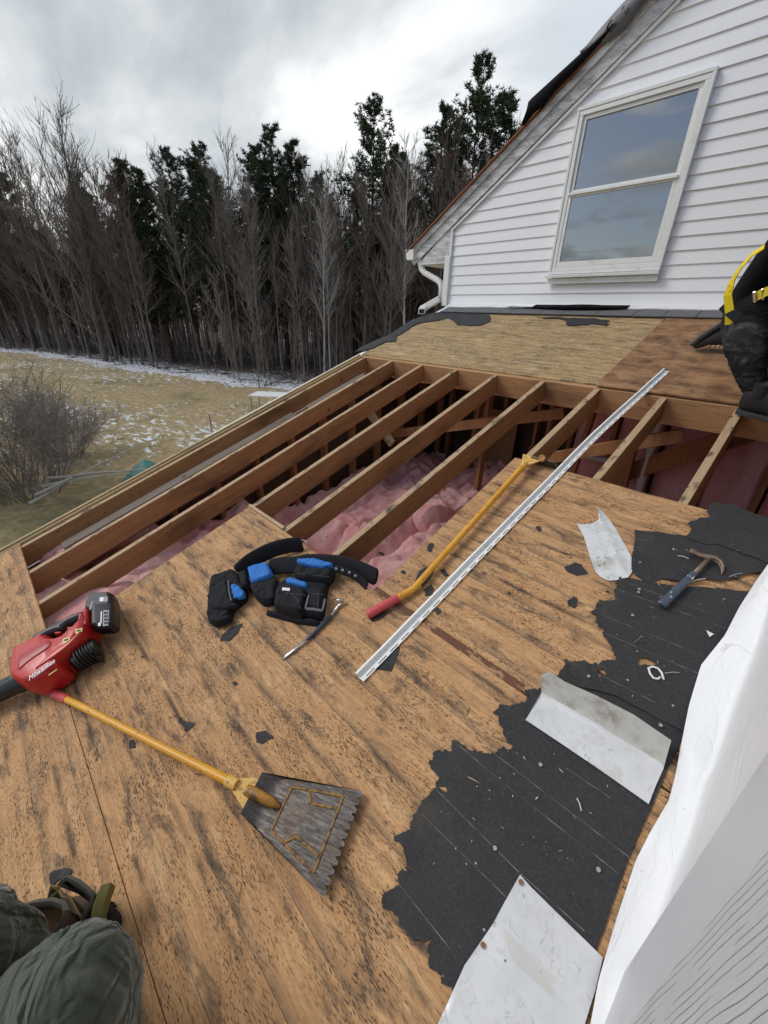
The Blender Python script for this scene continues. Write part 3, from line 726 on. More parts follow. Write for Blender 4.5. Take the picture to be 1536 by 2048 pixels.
for i in range(k_ + 1):
    u_ = -3.55 + 5. * i / k_; w_ = .012 * nz(u_, 1, 4, 2.5, 4) + .006 * random.uniform(-1, 1); lo_.append((u_, 4.352 + w_, .024 + .006 * abs(nz(u_, 2, 8, 4, 2)))); up_.append((u_, 4.475, .030))
b.add(lo_ + up_, [(i, i + 1, i + k_ + 2, i + k_ + 1) for i in range(k_)]); b.add([(x, y, .018) for x, y, z in lo_] + lo_, [(i, i + 1, i + k_ + 2, i + k_ + 1) for i in range(k_)])
hp(b, 'foot_flashing', M_trim, R4)
# attic: studs, sheathing, back wall
b = B(); zf = CZ - 2.02
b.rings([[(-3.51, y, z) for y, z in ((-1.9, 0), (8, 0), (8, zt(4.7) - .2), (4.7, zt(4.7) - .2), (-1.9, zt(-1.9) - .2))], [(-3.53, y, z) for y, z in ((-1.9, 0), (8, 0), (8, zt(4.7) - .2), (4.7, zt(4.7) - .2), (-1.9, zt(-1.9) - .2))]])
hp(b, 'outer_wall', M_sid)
b = B()
b.add([(-3.505, -1.9, zf - .3), (-3.505, 4.66, zf - .3), (-3.505, 4.66, zt(4.66) - .22), (-3.505, -1.9, zt(-1.9) - .22)], [(0, 1, 2, 3)])
b.add([(-3.505, 4.66, zf - .3), (5.3, 4.66, zf - .3), (5.3, 4.66, CZ), (-3.505, 4.66, CZ)], [(0, 1, 2, 3)])
b.add([(-3.5, -1.9, zf - .12), (5.3, -1.9, zf - .12), (5.3, 4.66, zf - .12), (-3.5, 4.66, zf - .12)], [(0, 1, 2, 3)])
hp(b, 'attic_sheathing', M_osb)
for i in range(13):
    y = -.35 + i * .406; b = B(); top = zt(y) - .2
    b.box((-3.455, y, (zf + top) / 2), (.09, .038, top - zf)); hp(b, 'wall_stud', M_dark)
for i in range(20):
    x = -3.3 + i * .42 + random.uniform(-.02, .02); b = B(); b.box((x, 4.56, (zf - .05 + CZ - .12) / 2), (.038, .09, CZ - zf - .1), (0, rad(random.uniform(-.8, .8)), 0)); hp(b, 'wall_stud', M_dark)
for x, y, t_ in ((-2.62, 4.2, 3), (-1.75, 4.25, -2), (-1.33, 4.1, 4), (-.9, 4.2, -3), (-2.2, 3.7, 0), (-.3, 4.15, 3)):
    b = B(); b.box((x, y, (zf + zt(y)) / 2 - .1), (.038, .085, zt(y) - zf - .22), (0, rad(t_), 0)); hp(b, 'wall_stud', M_dark)
b = B(); b.bar((-3.42, 3.35, CZ - 1.36), (-1.35, 3.5, CZ - .74), .038, .095, bev=.002); hp(b, 'brace', M_dark)
b = B(); b.bar((-1.45, 3.15, CZ - 1.13), (-.45, 3.3, CZ - .70), .038, .09, bev=.002); hp(b, 'brace', M_dark)
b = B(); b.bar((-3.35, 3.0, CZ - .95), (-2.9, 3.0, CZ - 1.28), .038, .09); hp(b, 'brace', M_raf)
b = B(); b.bar((.2, 4.2, CZ - .5), (-1.1, 4.3, CZ - 1.5), .02, .16); hp(b, 'brace', M_dark)
b = B(); b.box((-2.55, 4.48, CZ - 1.5), (.62, .02, .9)); b.box((-1.85, 4.49, CZ - 1.7), (.4, .02, .6)); hp(b, 'wall_board', M_kraft)
b = B(); b.smooth = True; b.tube([(-.80, 4.3, CZ - .7), (-.775, 4.3, CZ - 1.75)], .037, 16); b.tube([(-1.5, 4.35, CZ - 1.33), (-1.0, 4.35, CZ - 1.30)], .03, 12); hp(b, 'vent_pipe', M_pvc, auto=rad(40))
# wall batts between studs
random.seed(11)
for i in range(19):
    x = -3.28 + i * .42 + .21
    if x < -1.7 and i not in (4,): continue
    b = B(); b.smooth = True; rows = []
    for r_ in range(16):
        z = zf + .02 + (1.9 if x > -1.5 else 1.1) * r_ / 15
        rows.append([(x - .19 + .38 * c_ / 6, 4.6 - .10 * math.sin(math.pi * min(1, max(0, c_ / 6))) ** .5 - .02 + .03 * nz(x * 5 + c_, z * 5, 1), z + .012 * nz(c_, r_, 3)) for c_ in range(7)])
    vs = [p for r_ in rows for p in r_]; b.add(vs, [(r_ * 7 + c_, r_ * 7 + c_ + 1, (r_ + 1) * 7 + c_ + 1, (r_ + 1) * 7 + c_) for r_ in range(15) for c_ in range(6)])
    hp(b, 'insulation_batt', M_pink)
# attic floor insulation
b = B(); b.smooth = True
nx, ny = 250, 280; X0, X1, Y0, Y1 = -3.44, 1.6, -1.2, 4.5
vs = []
for j in range(ny + 1):
    for i in range(nx + 1):
        x = X0 + (X1 - X0) * i / nx; y = Y0 + (Y1 - Y0) * j / ny
        bx = (x + .2) / .406; e_ = abs(bx - round(bx)) * 2           # batts between joists
        seam = -.10 * max(0, 1 - (1 - e_) / .16) if False else -.09 * max(0., 1 - abs(e_ - 1) / .22)
        by = (y + .25 * math.sin(round(bx - .5) * 9.1)) / 1.15; cut = -.10 * max(0., 1 - abs(by - round(by)) / .05)
        hgt = .10 * nz(x, y, 2, 1.1, 3) + .055 * nz(x, y, 7, 4.5, 3) + .012 * nz(x, y, 5, 11, 2)
        hgt -= .16 * max(0., nz(x, y, 30, 1.4, 2) - .28) * 2.5
        lim = zt(y) - .185 - CZ
        z = min(-1.83 + .16 * max(0, min(1, (1.7 - y) / 1.5)) + .05 * (x < -2.1) + hgt * 1.4 + seam + cut, lim + .07)
        vs.append((x, y, CZ + z))
b.add(vs, [(j * (nx + 1) + i, j * (nx + 1) + i + 1, (j + 1) * (nx + 1) + i + 1, (j + 1) * (nx + 1) + i) for j in range(ny) for i in range(nx)])
rnd = random.Random(17)
for i in range(16000):
    j_ = rnd.randrange(len(vs)); p = Vector(vs[j_]) + Vector((rnd.uniform(-.01, .01), rnd.uniform(-.01, .01), -.002)); d = Vector((rnd.gauss(0, 1), rnd.gauss(0, 1), abs(rnd.gauss(.3, .5)))).normalized() * rnd.uniform(.012, .035); s_ = d.cross(Vector((rnd.gauss(0, 1), rnd.gauss(0, 1), 1))).normalized() * .0018
    b.add([p - s_, p + s_, p + d], [(0, 1, 2)])
tag(b.obj('insulation', M_pink, smooth=True), 'pink fibreglass insulation lying between the attic joists under the open rafters', 'insulation', kind='stuff')

# side wall at the right: grooved shingles, old flat strip; house wrap hanging onto the deck
XW = .18
b = B()
def wl(px, py, x=XW): r = ray(px, py); p = r * (x / r[0]); return (x, p[1], p[2] + CZ)
b.box((XW + .05, 1.6, CZ + .2), (.08, 5.5, 3.6)); hp(b, 'side_wall', M_osb)
b = B(); b.box((.148, -.011, CZ - .60), (.008, .92, 1.5), (rad(-5.9), 0, 0)); hp(b, 'wall_shingle', M_shake)
b = B(); b.box((.1545, .307, CZ - .66), (.005, .74, 1.5), (rad(-9.4), 0, 0)); b.box((.166, .10, CZ - .66), (.016, 1.0, 1.5), (rad(-9.4), 0, 0)); hp(b, 'flat_siding', M_lav)
# ------------------------------------------------------------------ ground, lawn, woods
EDGE = [(-140, -22), (-90, -3), (-73, 4.5), (-58, 9.5), (-44, 13), (-31, 16.2), (-25, 21), (-20, 27), (-10, 38), (10, 55), (60, 80)]
def edge_y(x):
    for (x0, y0), (x1, y1) in zip(EDGE, EDGE[1:]):
        if x0 <= x <= x1: return y0 + (y1 - y0) * (x - x0) / (x1 - x0)
    return -30 if x < -100 else 90
def gh(x, y):
    f = max(0., min(1., (y - edge_y(x)) / 6))
    return .18 * nz(x, y, 4, .06, 3) + f * .25 * nz(x, y, 9, .25, 3)
b = B(); b.smooth = True
def axis_pts(lo, hi, step, far):
    a_ = list(np.arange(lo, hi + .01, step)); out = [-far, -far * .55, -far * .3] + a_ + [far * .3, far * .55, far]
    return [q for q in out]
xs = axis_pts(-100, 40, 1.0, 700); ys = axis_pts(-40, 90, 1.0, 700)
vs = []; fo = []
for y in ys:
    for x in xs:
        near = -100 <= x <= 40 and -40 <= y <= 90
        z = gh(x, y) if near else 0
        if abs(x - 1) < 8 and -4 < y < 16: z = 0
        vs.append((x, y, z)); fo.append(max(0., min(4., (y - edge_y(x) + 2.5 + 1.6 * nz(x, y, 1, .3, 3)) / 3.)))
n_ = len(xs); b.add(vs, [(j * n_ + i, j * n_ + i + 1, (j + 1) * n_ + i + 1, (j + 1) * n_ + i) for j in range(len(ys) - 1) for i in range(n_ - 1)])
def ground(t, p):
    v = t.coord(); fa = t.n('ShaderNodeAttribute', attribute_name='woods').outputs['Fac']
    a = t.noise(v, .18, 5, .6); f = t.noise(t.map(v, (3, 3, 3)), 1, 6, .7); g = t.noise(v, 9, 4, .75)
    lawn = t.mix(t.step(a, .50, .66), (.46, .345, .185), (.24, .205, .10)); lawn = t.mix(t.step(f, .35, .7), t.mix(.6, lawn, (.10, .085, .045)), lawn)
    lawn = t.mix(t.step(g, .4, .8, 0, .6), lawn, (.36, .30, .19))
    wood = t.mix(f, (.055, .038, .028), (.15, .105, .075)); c = t.mix(t.step(fa, 0., 1.), lawn, wood)
    # snow: thin scattered on the lawn, heavier along and inside the woods
    s1 = t.noise(t.map(v, (1.5, 3.6, 1), rot=(0, 0, rad(35))), 1, 8, .72, .4); s2 = t.noise(v, .085, 3, .5)
    x, y, z = t.xyz(v)
    ef = t.math('MULTIPLY', t.step(fa, .02, .5), t.step(fa, .9, 3.0, 1, .0))
    th = t.math('ADD', t.math('ADD', .575, t.math('MULTIPLY', t.math('SUBTRACT', .5, s2), .35)), t.math('MULTIPLY', ef, -.17))
    ef = t.math('MULTIPLY', ef, t.step(t.noise(t.map(v, (.35, .5, 1), (5, 5, 5)), 1, 4, .6), .42, .60, .1, 1.))
    nearhouse = t.step(x, -19, -14, 0, .12)
    sn = t.step(t.math('SUBTRACT', s1, t.math('ADD', th, nearhouse)), -.015, .03)
    sn = t.math('MULTIPLY', sn, t.step(t.noise(v, 4.5, 5, .7), .40, .52))
    c = t.mix(sn, c, (.72, .75, .80)); setc(t, p, c); bump(t, p, t.math('ADD', f, g), .05)
M_ground = new_mat('lawn_and_forest_floor', ground, .95, spec=.1)
go = b.obj('ground', M_ground, smooth=True); tag(go, 'tan and green lawn with melting snow patches reaching back to the woods', 'ground', kind='structure')
at = go.data.attributes.new('woods', 'FLOAT', 'POINT'); at.data.foreach_set('value', fo)
go.data.update()

def bark(name, c0, c1):
    def b(t, p):
        v = t.coord(); n_ = t.noise(t.map(v, (9, 9, 1.6)), 1, 5, .7); r = t.n('ShaderNodeObjectInfo').outputs['Random']
        c = t.mix(n_, c0, c1); c = t.mix(t.math('MULTIPLY', r, .5), c, tuple(q * .45 for q in c0)); setc(t, p, c)
    return new_mat(name, b, .9, spec=.15)
M_bark = bark('grey_brown_bark', (.095, .082, .072), (.31, .275, .245))
M_twig = bark('twigs', (.15, .125, .108), (.31, .27, .235))
M_shrub = bark('shrub_twigs', (.16, .135, .115), (.36, .31, .265))
M_barkr = bark('reddish_twigs', (.10, .068, .055), (.19, .135, .11))
M_pale = bark('pale_bark', (.34, .32, .30), (.60, .58, .54))
M_pbark = bark('pine_bark', (.035, .025, .02), (.09, .065, .05))
def needles(t, p):
    r = t.n('ShaderNodeObjectInfo').outputs['Random']; v = t.coord(); n_ = t.noise(v, 1.2, 4, .7); k = t.noise(v, 6, 2)
    c = t.mix(t.step(n_, .3, .7), (.016, .030, .015), (.055, .080, .038)); c = t.mix(t.math('MULTIPLY', k, .35), c, (.07, .085, .04)); setc(t, p, t.mix(t.math('MULTIPLY', r, .4), c, (.05, .05, .035)))
M_need = new_mat('pine_needles', needles, .8, spec=.2)

def limb(b, p, d, L, r0, r1, n=4, segs=4, curl=.12, up=.0, rnd=random):
    pts = [Vector(p)]; d = Vector(d).normalized()
    for i in range(segs):
        d = (d + Vector((rnd.uniform(-1, 1), rnd.uniform(-1, 1), rnd.uniform(-1, 1))) * curl + Vector((0, 0, up))).normalized()
        pts.append(pts[-1] + d * L / segs)
    b.tube(pts, [r0 + (r1 - r0) * i / segs for i in range(segs + 1)], n, cap=False); return pts, d
def perp(d, ang, rnd):
    d = Vector(d).normalized(); a_ = Vector((rnd.uniform(-1, 1), rnd.uniform(-1, 1), rnd.uniform(-1, 1))); s_ = d.cross(a_).normalized()
    return (d * math.cos(ang) + s_ * math.sin(ang)).normalized()
def bare_tree(seed, H, mats, start=.3, nb=26, spread=.6, lean=.03, r0=None, dens=1., tw=.010, fork=False):
    rnd = random.Random(seed); tr = B(); cr = B(); r0 = r0 or H * .0085
    segs = 9; pts = [Vector((0, 0, -.3))]; d = Vector((rnd.uniform(-lean, lean), rnd.uniform(-lean, lean), 1)).normalized()
    for i in range(segs):
        d = (d + Vector((rnd.uniform(-1, 1), rnd.uniform(-1, 1), 0)) * .045 + Vector((0, 0, .03))).normalized(); pts.append(pts[-1] + d * (H * .93) / segs)
    rads = [r0 * (1.25 if i == 0 else 1) * (1 - (i / segs) ** 1.15 * .88) for i in range(segs + 1)]
    tr.tube(pts, rads, 7, cap=False)
    def at(f):
        k = min(segs - 1, int(f * segs)); q = f * segs - k; return pts[k].lerp(pts[k + 1], q), rads[k] * (1 - q) + rads[k + 1] * q, (pts[k + 1] - pts[k]).normalized()
    for i in range(nb):
        f = start + (1 - start) * ((i + rnd.random()) / nb) ** .9; f = min(f, .985)
        p, r, dd = at(f); L = H * spread * .42 * (1.15 - f) * rnd.uniform(.6, 1.25) + .5
        bd = perp(dd, rnd.uniform(.5, 1.0), rnd); bd = (bd + Vector((0, 0, .25))).normalized()
        bp, _ = limb(cr, p, bd, L, min(r * .6, .07), .016, 4, 5, .13, .07, rnd)
        for j in range(int((4 + L * 2.6) * dens)):
            k = rnd.randint(1, 5); q = bp[k - 1].lerp(bp[k], rnd.random()); d2 = perp((bp[k] - bp[k - 1]), rnd.uniform(.4, .9), rnd); d2 = (d2 + Vector((0, 0, .22))).normalized()
            L2 = L * rnd.uniform(.18, .45) + .25; bp2, _ = limb(cr, q, d2, L2, .016, tw, 3, 3, .16, .05, rnd)
            for m_ in range(int(rnd.uniform(2, 4.5) * dens)):
                k2 = rnd.randint(1, 3); q2 = bp2[k2 - 1].lerp(bp2[k2], rnd.random()); d3 = perp((bp2[k2] - bp2[k2 - 1]), rnd.uniform(.35, .8), rnd)
                L3 = rnd.uniform(.3, .85); e_ = q2 + (d3 + Vector((0, 0, .15))) * L3; s_ = d3.cross(Vector((0, 0, 1))); s_ = (s_.normalized() if s_.length > .1 else Vector((1, 0, 0))) * tw * .9
                o_ = len(cr.v); cr.add([q2 - s_, q2 + s_, e_], [(0, 1, 2)])
    return tr, cr, mats
def pine_tree(seed, H, w_=1., dens=1., start=.2):
    rnd = random.Random(seed); tr = B(); cr = B(); segs = 8
    pts = [Vector((0, 0, -.3))]
    for i in range(segs): pts.append(Vector((rnd.uniform(-.12, .12), rnd.uniform(-.12, .12), H * (i + 1) / segs)))
    tr.tube(pts, [H * .011 * (1 - i / segs * .9) for i in range(segs + 1)], 7, cap=False)
    z = H * start; cr.m = 0
    while z < H * .995:
        f = z / H; base = H * .33 * w_ * (1.03 - f) ** .78 * min(1, .7 + (f - start) * 2.0) * (1 + .16 * math.sin(z * 1.7 + seed))
        for j in range(rnd.randint(5, 8)):
            if rnd.random() < .12: continue
            a_ = rnd.uniform(0, 6.28); L = base * rnd.uniform(.45, 1.2) + .25; d = Vector((math.cos(a_), math.sin(a_), rnd.uniform(.0, .35) + f * .5))
            cr.m = 0; zz = z + rnd.uniform(-.2, .2); bp, dd = limb(cr, (0, 0, zz), d, L, .05 * (1.1 - f) + .012, .012, 3, 4, .1, .075, rnd); cr.m = 1
            for k in range(int((4 + L * 5) * dens)):
                q_ = rnd.uniform(.28, 1) ** .8; s_ = q_ * 4; i0 = min(3, int(s_)); c = bp[i0].lerp(bp[i0 + 1], s_ - i0) + Vector((rnd.gauss(0, .20), rnd.gauss(0, .20), rnd.gauss(.05, .12))) * (L * .33 + .15)
                for m_ in range(13):
                    dv = Vector((rnd.gauss(0, 1), rnd.gauss(0, 1), rnd.gauss(.55, .7))).normalized() * rnd.uniform(.14, .32); sv = dv.cross(Vector((rnd.gauss(0, 1), rnd.gauss(0, 1), rnd.gauss(0, 1)))).normalized() * .026
                    cr.add([c - sv, c + sv, c + dv + sv * .4, c + dv - sv * .4], [(0, 1, 2, 3)])
        z += rnd.uniform(.32, .6)
    return tr, cr, (M_pbark, [M_pbark, M_need])
def proto(name, spec):
    tr, cr, mats = spec
    r = link(bpy.data.objects.new(name, None)); r['_m'] = [c for q in W4 for c in q]
    a_ = tr.obj('trunk', mats[0], r, smooth=True); c_ = cr.obj('crown', mats[1], r)
    return r
def copy_tree(o):
    c = o.copy(); link(c)
    for ch in list(o.children): q = ch.copy(); link(q); q.parent = c
    return c
gb = (M_bark, M_twig); rb = (M_bark, M_barkr); pb = (M_pale, M_pale)
protoB = [proto('bare_tree', bare_tree(i, H, m, st, nb, sp, r0=r)) for i, (H, m, st, nb, sp, r) in enumerate([
    (17, gb, .34, 26, .55, .12), (15, gb, .25, 28, .65, .11), (18, rb, .45, 24, .5, .12), (13, rb, .2, 28, .7, .09), (16, gb, .4, 24, .5, .10), (12, rb, .15, 26, .8, .08), (18, gb, .5, 22, .55, .13), (14, gb, .3, 20, .5, .07)])]
protoSap = [proto('young_tree', bare_tree(40 + i, H, m, .12, 16, .5, r0=.045, dens=.8)) for i, (H, m) in enumerate([(9, gb), (7, rb), (10, rb), (8, gb)])]
protoPale = [proto('pale_bark_tree', bare_tree(60 + i, H, pb, .35, 22, .5, r0=.10)) for i, H in enumerate((16.5, 15))]
protoBig = [proto('spreading_tree', bare_tree(80 + i, H, gb, .12, 34, 1.05, r0=.22, dens=1.15, lean=.1)) for i, H in enumerate((17, 16))]
protoP = [proto('pine_tree', pine_tree(20 + i, H, w__, dn, st)) for i, (H, w__, dn, st) in enumerate([(19, 1., 1., .3), (17, .85, 1.05, .25), (20, 1.1, 1., .35), (15, .9, 1.1, .2)])]
used = set()
def plant(pr, x, y, s, label, cat, group, rz=None, lean=(0, 0)):
    if id(pr) in used: o = copy_tree(pr)
    else: o = pr; used.add(id(pr))
    if '_m' in o: del o['_m']
    o.location = (x, y, gh(x, y)); o.rotation_euler = (lean[0], lean[1], random.uniform(0, 6.28) if rz is None else rz); o.scale = (s, s, s * random.uniform(.95, 1.06)); tag(o, label, cat, group)
    return o
random.seed(21)
def azpos(px, dist): r = ray(px, 700); r = r / math.hypot(r[0], r[1]); return r[0] * dist, r[1] * dist
def wood_dist(px):
    x_d = 20.
    while x_d < 110:
        x, y = azpos(px, x_d)
        if y > edge_y(x): return x_d + 1.8 * nz(px * .013, 3.3, 1, 1, 3)
        x_d += .5
    return 110
LB = 'grey brown leafless tree among the crowded trunks of the woods'; LS = 'thin leafless sapling in the undergrowth at the front of the woods'; LP = 'dark green pine rising behind the leafless trees of the woods'
def H_for(px, py, d):
    """height that puts a top standing d away at photo pixel"""
    r = ray(px, py); return CZ + r[2] / math.hypot(r[0], r[1]) * d
# skyline pines, by the photograph: pixel of the top, distance behind the edge, prototype, label
for (px, py, back, pi, ws, lab) in [
    (912, 150, 9, 0, 1., 'tallest dark pine with a pointed top, just left of the gable'), (745, 208, 8, 2, 1.05, 'broad dark pine with a bushy rounded top standing above the woods'),
    (855, 240, 12, 1, 1., 'dark pine between the two tallest pines'), (960, 200, 12, 3, 1.1, 'dark pine right of the tallest pine beside the gable'), (1040, 190, 9, 1, 1., 'dark pine half hidden by twigs next to the house roof'),
    (575, 262, 9, 0, .9, 'twin topped dark pine in the middle of the woods'), (548, 280, 10, 3, 1., 'dark pine leaning against the twin topped pine'), (455, 285, 8, 2, 1., 'bushy dark pine with a bare tree above it'),
    (345, 328, 9, 1, .9, 'small pointed dark pine in the dip of the skyline'), (325, 350, 10, 3, .9, 'low dark pine beside the small pointed pine'), (610, 305, 9, 1, 1., 'dark pine right of the twin topped pine'),
    (240, 362, 9, 0, .9, 'low dark pine behind the bare trees at the left'), (110, 350, 9, 3, 1., 'dark pine far left behind spreading bare twigs'), (1080, 260, 8, 0, 1., 'dark pine touching the edge of the house roof'), (400, 330, 12, 2, .9, 'dark rounded pine left of the bushy pine')]:
    d = wood_dist(px) + back; x, y = azpos(px, d); Hh = [19, 17, 20, 15][pi]; s = H_for(px, py, d) / Hh
    plant(protoP[pi], x, y, s, lab, 'pine tree', 'pines rising above the woods')
for i in range(34):
    px = random.uniform(-260, 1330); d = wood_dist(px) + random.uniform(12, 30); x, y = azpos(px, d); pi = random.randrange(4)
    top = 395 if px < 250 else 345 if px < 700 else 290
    s = H_for(px, top + random.uniform(0, 70), d) / [19, 17, 20, 15][pi]
    plant(protoP[pi], x, y, s, LP, 'pine tree', 'pines deep in the woods')
# bare skyline trees
for (px, py, back, kind, pi, lab) in [
    (205, 235, 0, 'G', 0, 'large spreading leafless tree with forked trunks at the left of the lawn'), (95, 268, 3, 'G', 1, 'large spreading leafless tree at the far left edge of the woods'),
    (480, 235, 7, 'B', 0, 'tall leafless tree with fine twigs above the bushy pine'), (805, 210, -1, 'W', 0, 'pale barked leafless tree left of the tallest pine'),
    (645, 380, 0, 'W', 1, 'pale barked slender tree in front of the woods'), (660, 400, .2, 'W', 0, 'short pale trunked tree in front of the woods right of the twin topped pine'), (1130, 112, 6, 'B', 2, 'tall leafless tree showing beside the house roof'), (1040, 150, 4, 'B', 1, 'leafless tree right of the tallest pine'),
    (300, 300, 1, 'B', 3, 'leafless tree with steep branches right of the spreading tree'), (400, 290, 4, 'B', 4, 'leafless tree with an open crown left of the bushy pine'), (700, 270, 5, 'B', 6, 'leafless tree left of the broad pine'),
    (30, 300, 4, 'B', 2, 'leafless tree at the left border of the woods'), (150, 270, 5, 'B', 0, 'tall leafless tree behind the spreading trees'), (250, 265, 6, 'B', 6, 'upright leafless tree behind the large spreading tree')]:
    d = wood_dist(px) + back; x, y = azpos(px, d)
    pr = {'G': protoBig, 'B': protoB, 'W': protoPale}[kind][pi]; Hh = {'G': (17, 16), 'B': (17, 15, 18, 13, 16, 12, 18, 14), 'W': (16.5, 15)}[kind][pi]
    plant(pr, x, y, H_for(px, py, d) / Hh, lab, 'bare tree', 'bare trees of the skyline', lean=(random.uniform(-.05, .05), random.uniform(-.05, .05)))
for i in range(16):
    px = -40 + i * 27 if i < 13 else (470, 640, 690)[i - 13]; d = wood_dist(px) + random.uniform(.5, 5); x, y = azpos(px, d); pi = (0, 1, 2, 6, 4)[i % 5]
    plant(protoB[pi], x, y, H_for(px, random.uniform(262, 345), d) / (17, 15, 18, 13, 16, 12, 18, 14)[pi], 'tall leafless tree whose fine twigs reach above the woods into the sky', 'bare tree', 'tall leafless trees of the skyline', lean=(random.uniform(-.08, .08), random.uniform(-.08, .08)))
for i in range(200):
    px = random.uniform(-330, 1290); d = wood_dist(px) + .3 + random.random() ** 1.25 * 20; x, y = azpos(px, d); pi = random.randrange(8)
    top = 370 if px < 250 else 350 if px < 500 else 330 if px < 700 else 270 if px < 1000 else 230
    s = H_for(px, top + abs(random.gauss(0, 75)), d) / (17, 15, 18, 13, 16, 12, 18, 14)[pi]
    plant(protoB[pi], x, y, max(.4, s), LB, 'bare tree', 'leafless trees of the woods', lean=(random.uniform(-.05, .05), random.uniform(-.05, .05)))
for i in range(110):
    px = random.uniform(-330, 1250); d = wood_dist(px) + random.uniform(-2.4, 8); x, y = azpos(px, d)
    plant(random.choice(protoSap), x, y, random.uniform(.35, 1.1), LS, 'sapling', 'saplings at the edge of the woods', lean=(random.uniform(-.12, .12), random.uniform(-.12, .12)))
# far mass of the woods and its undergrowth: nobody could count them
b = B(); rnd = random.Random(5)
for i in range(2300):
    px = rnd.uniform(-380, 1320) if i % 3 else rnd.uniform(650, 1320); d = wood_dist(px) + 13 + rnd.random() * 32; x, y = azpos(px, d); Hh = rnd.uniform(9, 15.5) if px < 700 else rnd.uniform(10, 18); b.m = 0 if rnd.random() < .6 else 1
    r = rnd.uniform(.04, .11); top = Vector((x + rnd.uniform(-1, 1), y + rnd.uniform(-1, 1), Hh)); b.tube([(x, y, -.2), Vector((x, y, 0)).lerp(top, .5) + Vector((rnd.uniform(-.2, .2), rnd.uniform(-.2, .2), 0)), top], [r, r * .7, .015], 4, cap=False)
    for j in range(16):
        f = rnd.uniform(.25, 1); q = Vector((x, y, 0)).lerp(top, f); a_ = rnd.uniform(0, 6.28); L = rnd.uniform(.8, 2.6) * (1.3 - f); e_ = q + Vector((math.cos(a_) * L, math.sin(a_) * L, L * rnd.uniform(.3, 1.2)))
        b.tube([q, e_], [.03, .010], 3, cap=False)
        for m_ in range(3):
            q2 = q.lerp(e_, rnd.uniform(.3, 1)); e2 = q2 + Vector((rnd.uniform(-.6, .6), rnd.uniform(-.6, .6), rnd.uniform(.1, .8))); b.add([q2 + Vector((.012, 0, 0)), q2 - Vector((.012, 0, 0)), e2], [(0, 1, 2)])
tag(b.obj('woods', [M_bark, M_barkr]), 'deep mass of leafless trunks filling the woods behind the lawn', 'woods', kind='stuff')
b = B(); rnd = random.Random(8)
for i in range(6500):
    px = rnd.uniform(-330, 1200); d = wood_dist(px) + rnd.uniform(-1.6, 1) * 1.2 + rnd.random() ** 1.6 * 12; x, y = azpos(px, d); z = gh(x, y); h = rnd.uniform(.25, 1.0); b.m = rnd.randint(0, 1)
    e_ = Vector((x + rnd.uniform(-.6, .6) * h, y + rnd.uniform(-.6, .6) * h, z + h)); r = rnd.uniform(.008, .016); b.add([(x - r, y, z), (x + r, y, z), e_], [(0, 1, 2)])
    if i % 26 == 0:
        a_ = rnd.uniform(0, 6.28); L = rnd.uniform(1, 4); b.tube([(x, y, z + .1), (x + math.cos(a_) * L, y + math.sin(a_) * L, z + rnd.uniform(.1, .9))], [.05, .02], 4, cap=False)
tag(b.obj('undergrowth', [M_twig, M_barkr]), 'leafless brush and fallen sticks along the snowy edge of the woods', 'undergrowth', kind='stuff')
# big tangled shrub close to the house at the left
def shrub(seed, H, n, spread, rr=.02):
    rnd = random.Random(seed); st = B(); cr = B()
    for i in range(n):
        a_ = rnd.uniform(0, 6.28); rr_ = rnd.random() ** .5 * spread * .35; p = (math.cos(a_) * rr_, math.sin(a_) * rr_, 0); d = Vector((math.cos(a_) * .4 + rnd.gauss(0, .2), math.sin(a_) * .4 + rnd.gauss(0, .2), 1))
        L = H * rnd.uniform(.6, 1.08); bp, _ = limb(st, p, d, L, rr * rnd.uniform(.5, 1.2), .005, 4, 6, .24, .0, rnd)
        for j in range(13):
            k = rnd.randint(2, 6); q = bp[k - 1].lerp(bp[k], rnd.random()); d2 = perp(bp[k] - bp[k - 1], rnd.uniform(.4, 1.0), rnd); L2 = rnd.uniform(.4, 1.2); b2, _ = limb(cr, q, d2, L2, .007, .003, 3, 4, .22, .03, rnd)
            for m_ in range(5):
                k2 = rnd.randint(1, 4); q2 = b2[k2 - 1].lerp(b2[k2], rnd.random()); d3 = perp(b2[k2] - b2[k2 - 1], rnd.uniform(.4, 1.1), rnd); b3, _ = limb(cr, q2, d3, rnd.uniform(.15, .5), .0035, .002, 3, 2, .2, 0, rnd)
    return st, cr, (M_shrub, M_shrub)
for (px, py, H, n, s, lab) in [(60, 985, 3.7, 85, 2.9, 'large tangle of leafless twigs growing beside the house at the left'), (-130, 1000, 4.4, 70, 2.9, 'leafless shrub at the far left beyond the tangle of twigs'), (130, 915, 2.6, 60, 2.0, 'lower leafless shrub at the back of the tangle of twigs')]:
    x, y = gnd(px, py); r = proto('leafless_shrub', shrub(int(abs(px)), H, n, s)); del r['_m']; r.location = (x, y, 0); tag(r, lab, 'shrub', 'leafless shrubs left of the house')
b = B(); x, y = gnd(180, 950); rnd = random.Random(4)
for k in range(4):
    p0 = gnd(70 + k * 15, 1040 - k * 12); p1 = gnd(255 - k * 10, 948 + k * 16); limb(b, (*p0, .5 + .1 * k), (p1[0] - p0[0], p1[1] - p0[1], .15), 3.4, .045, .012, 6, 7, .12, 0, rnd)
tag(b.obj('fallen_branch', M_pale, smooth=True), 'pale fallen branches lying beside the tangle of twigs', 'branch')
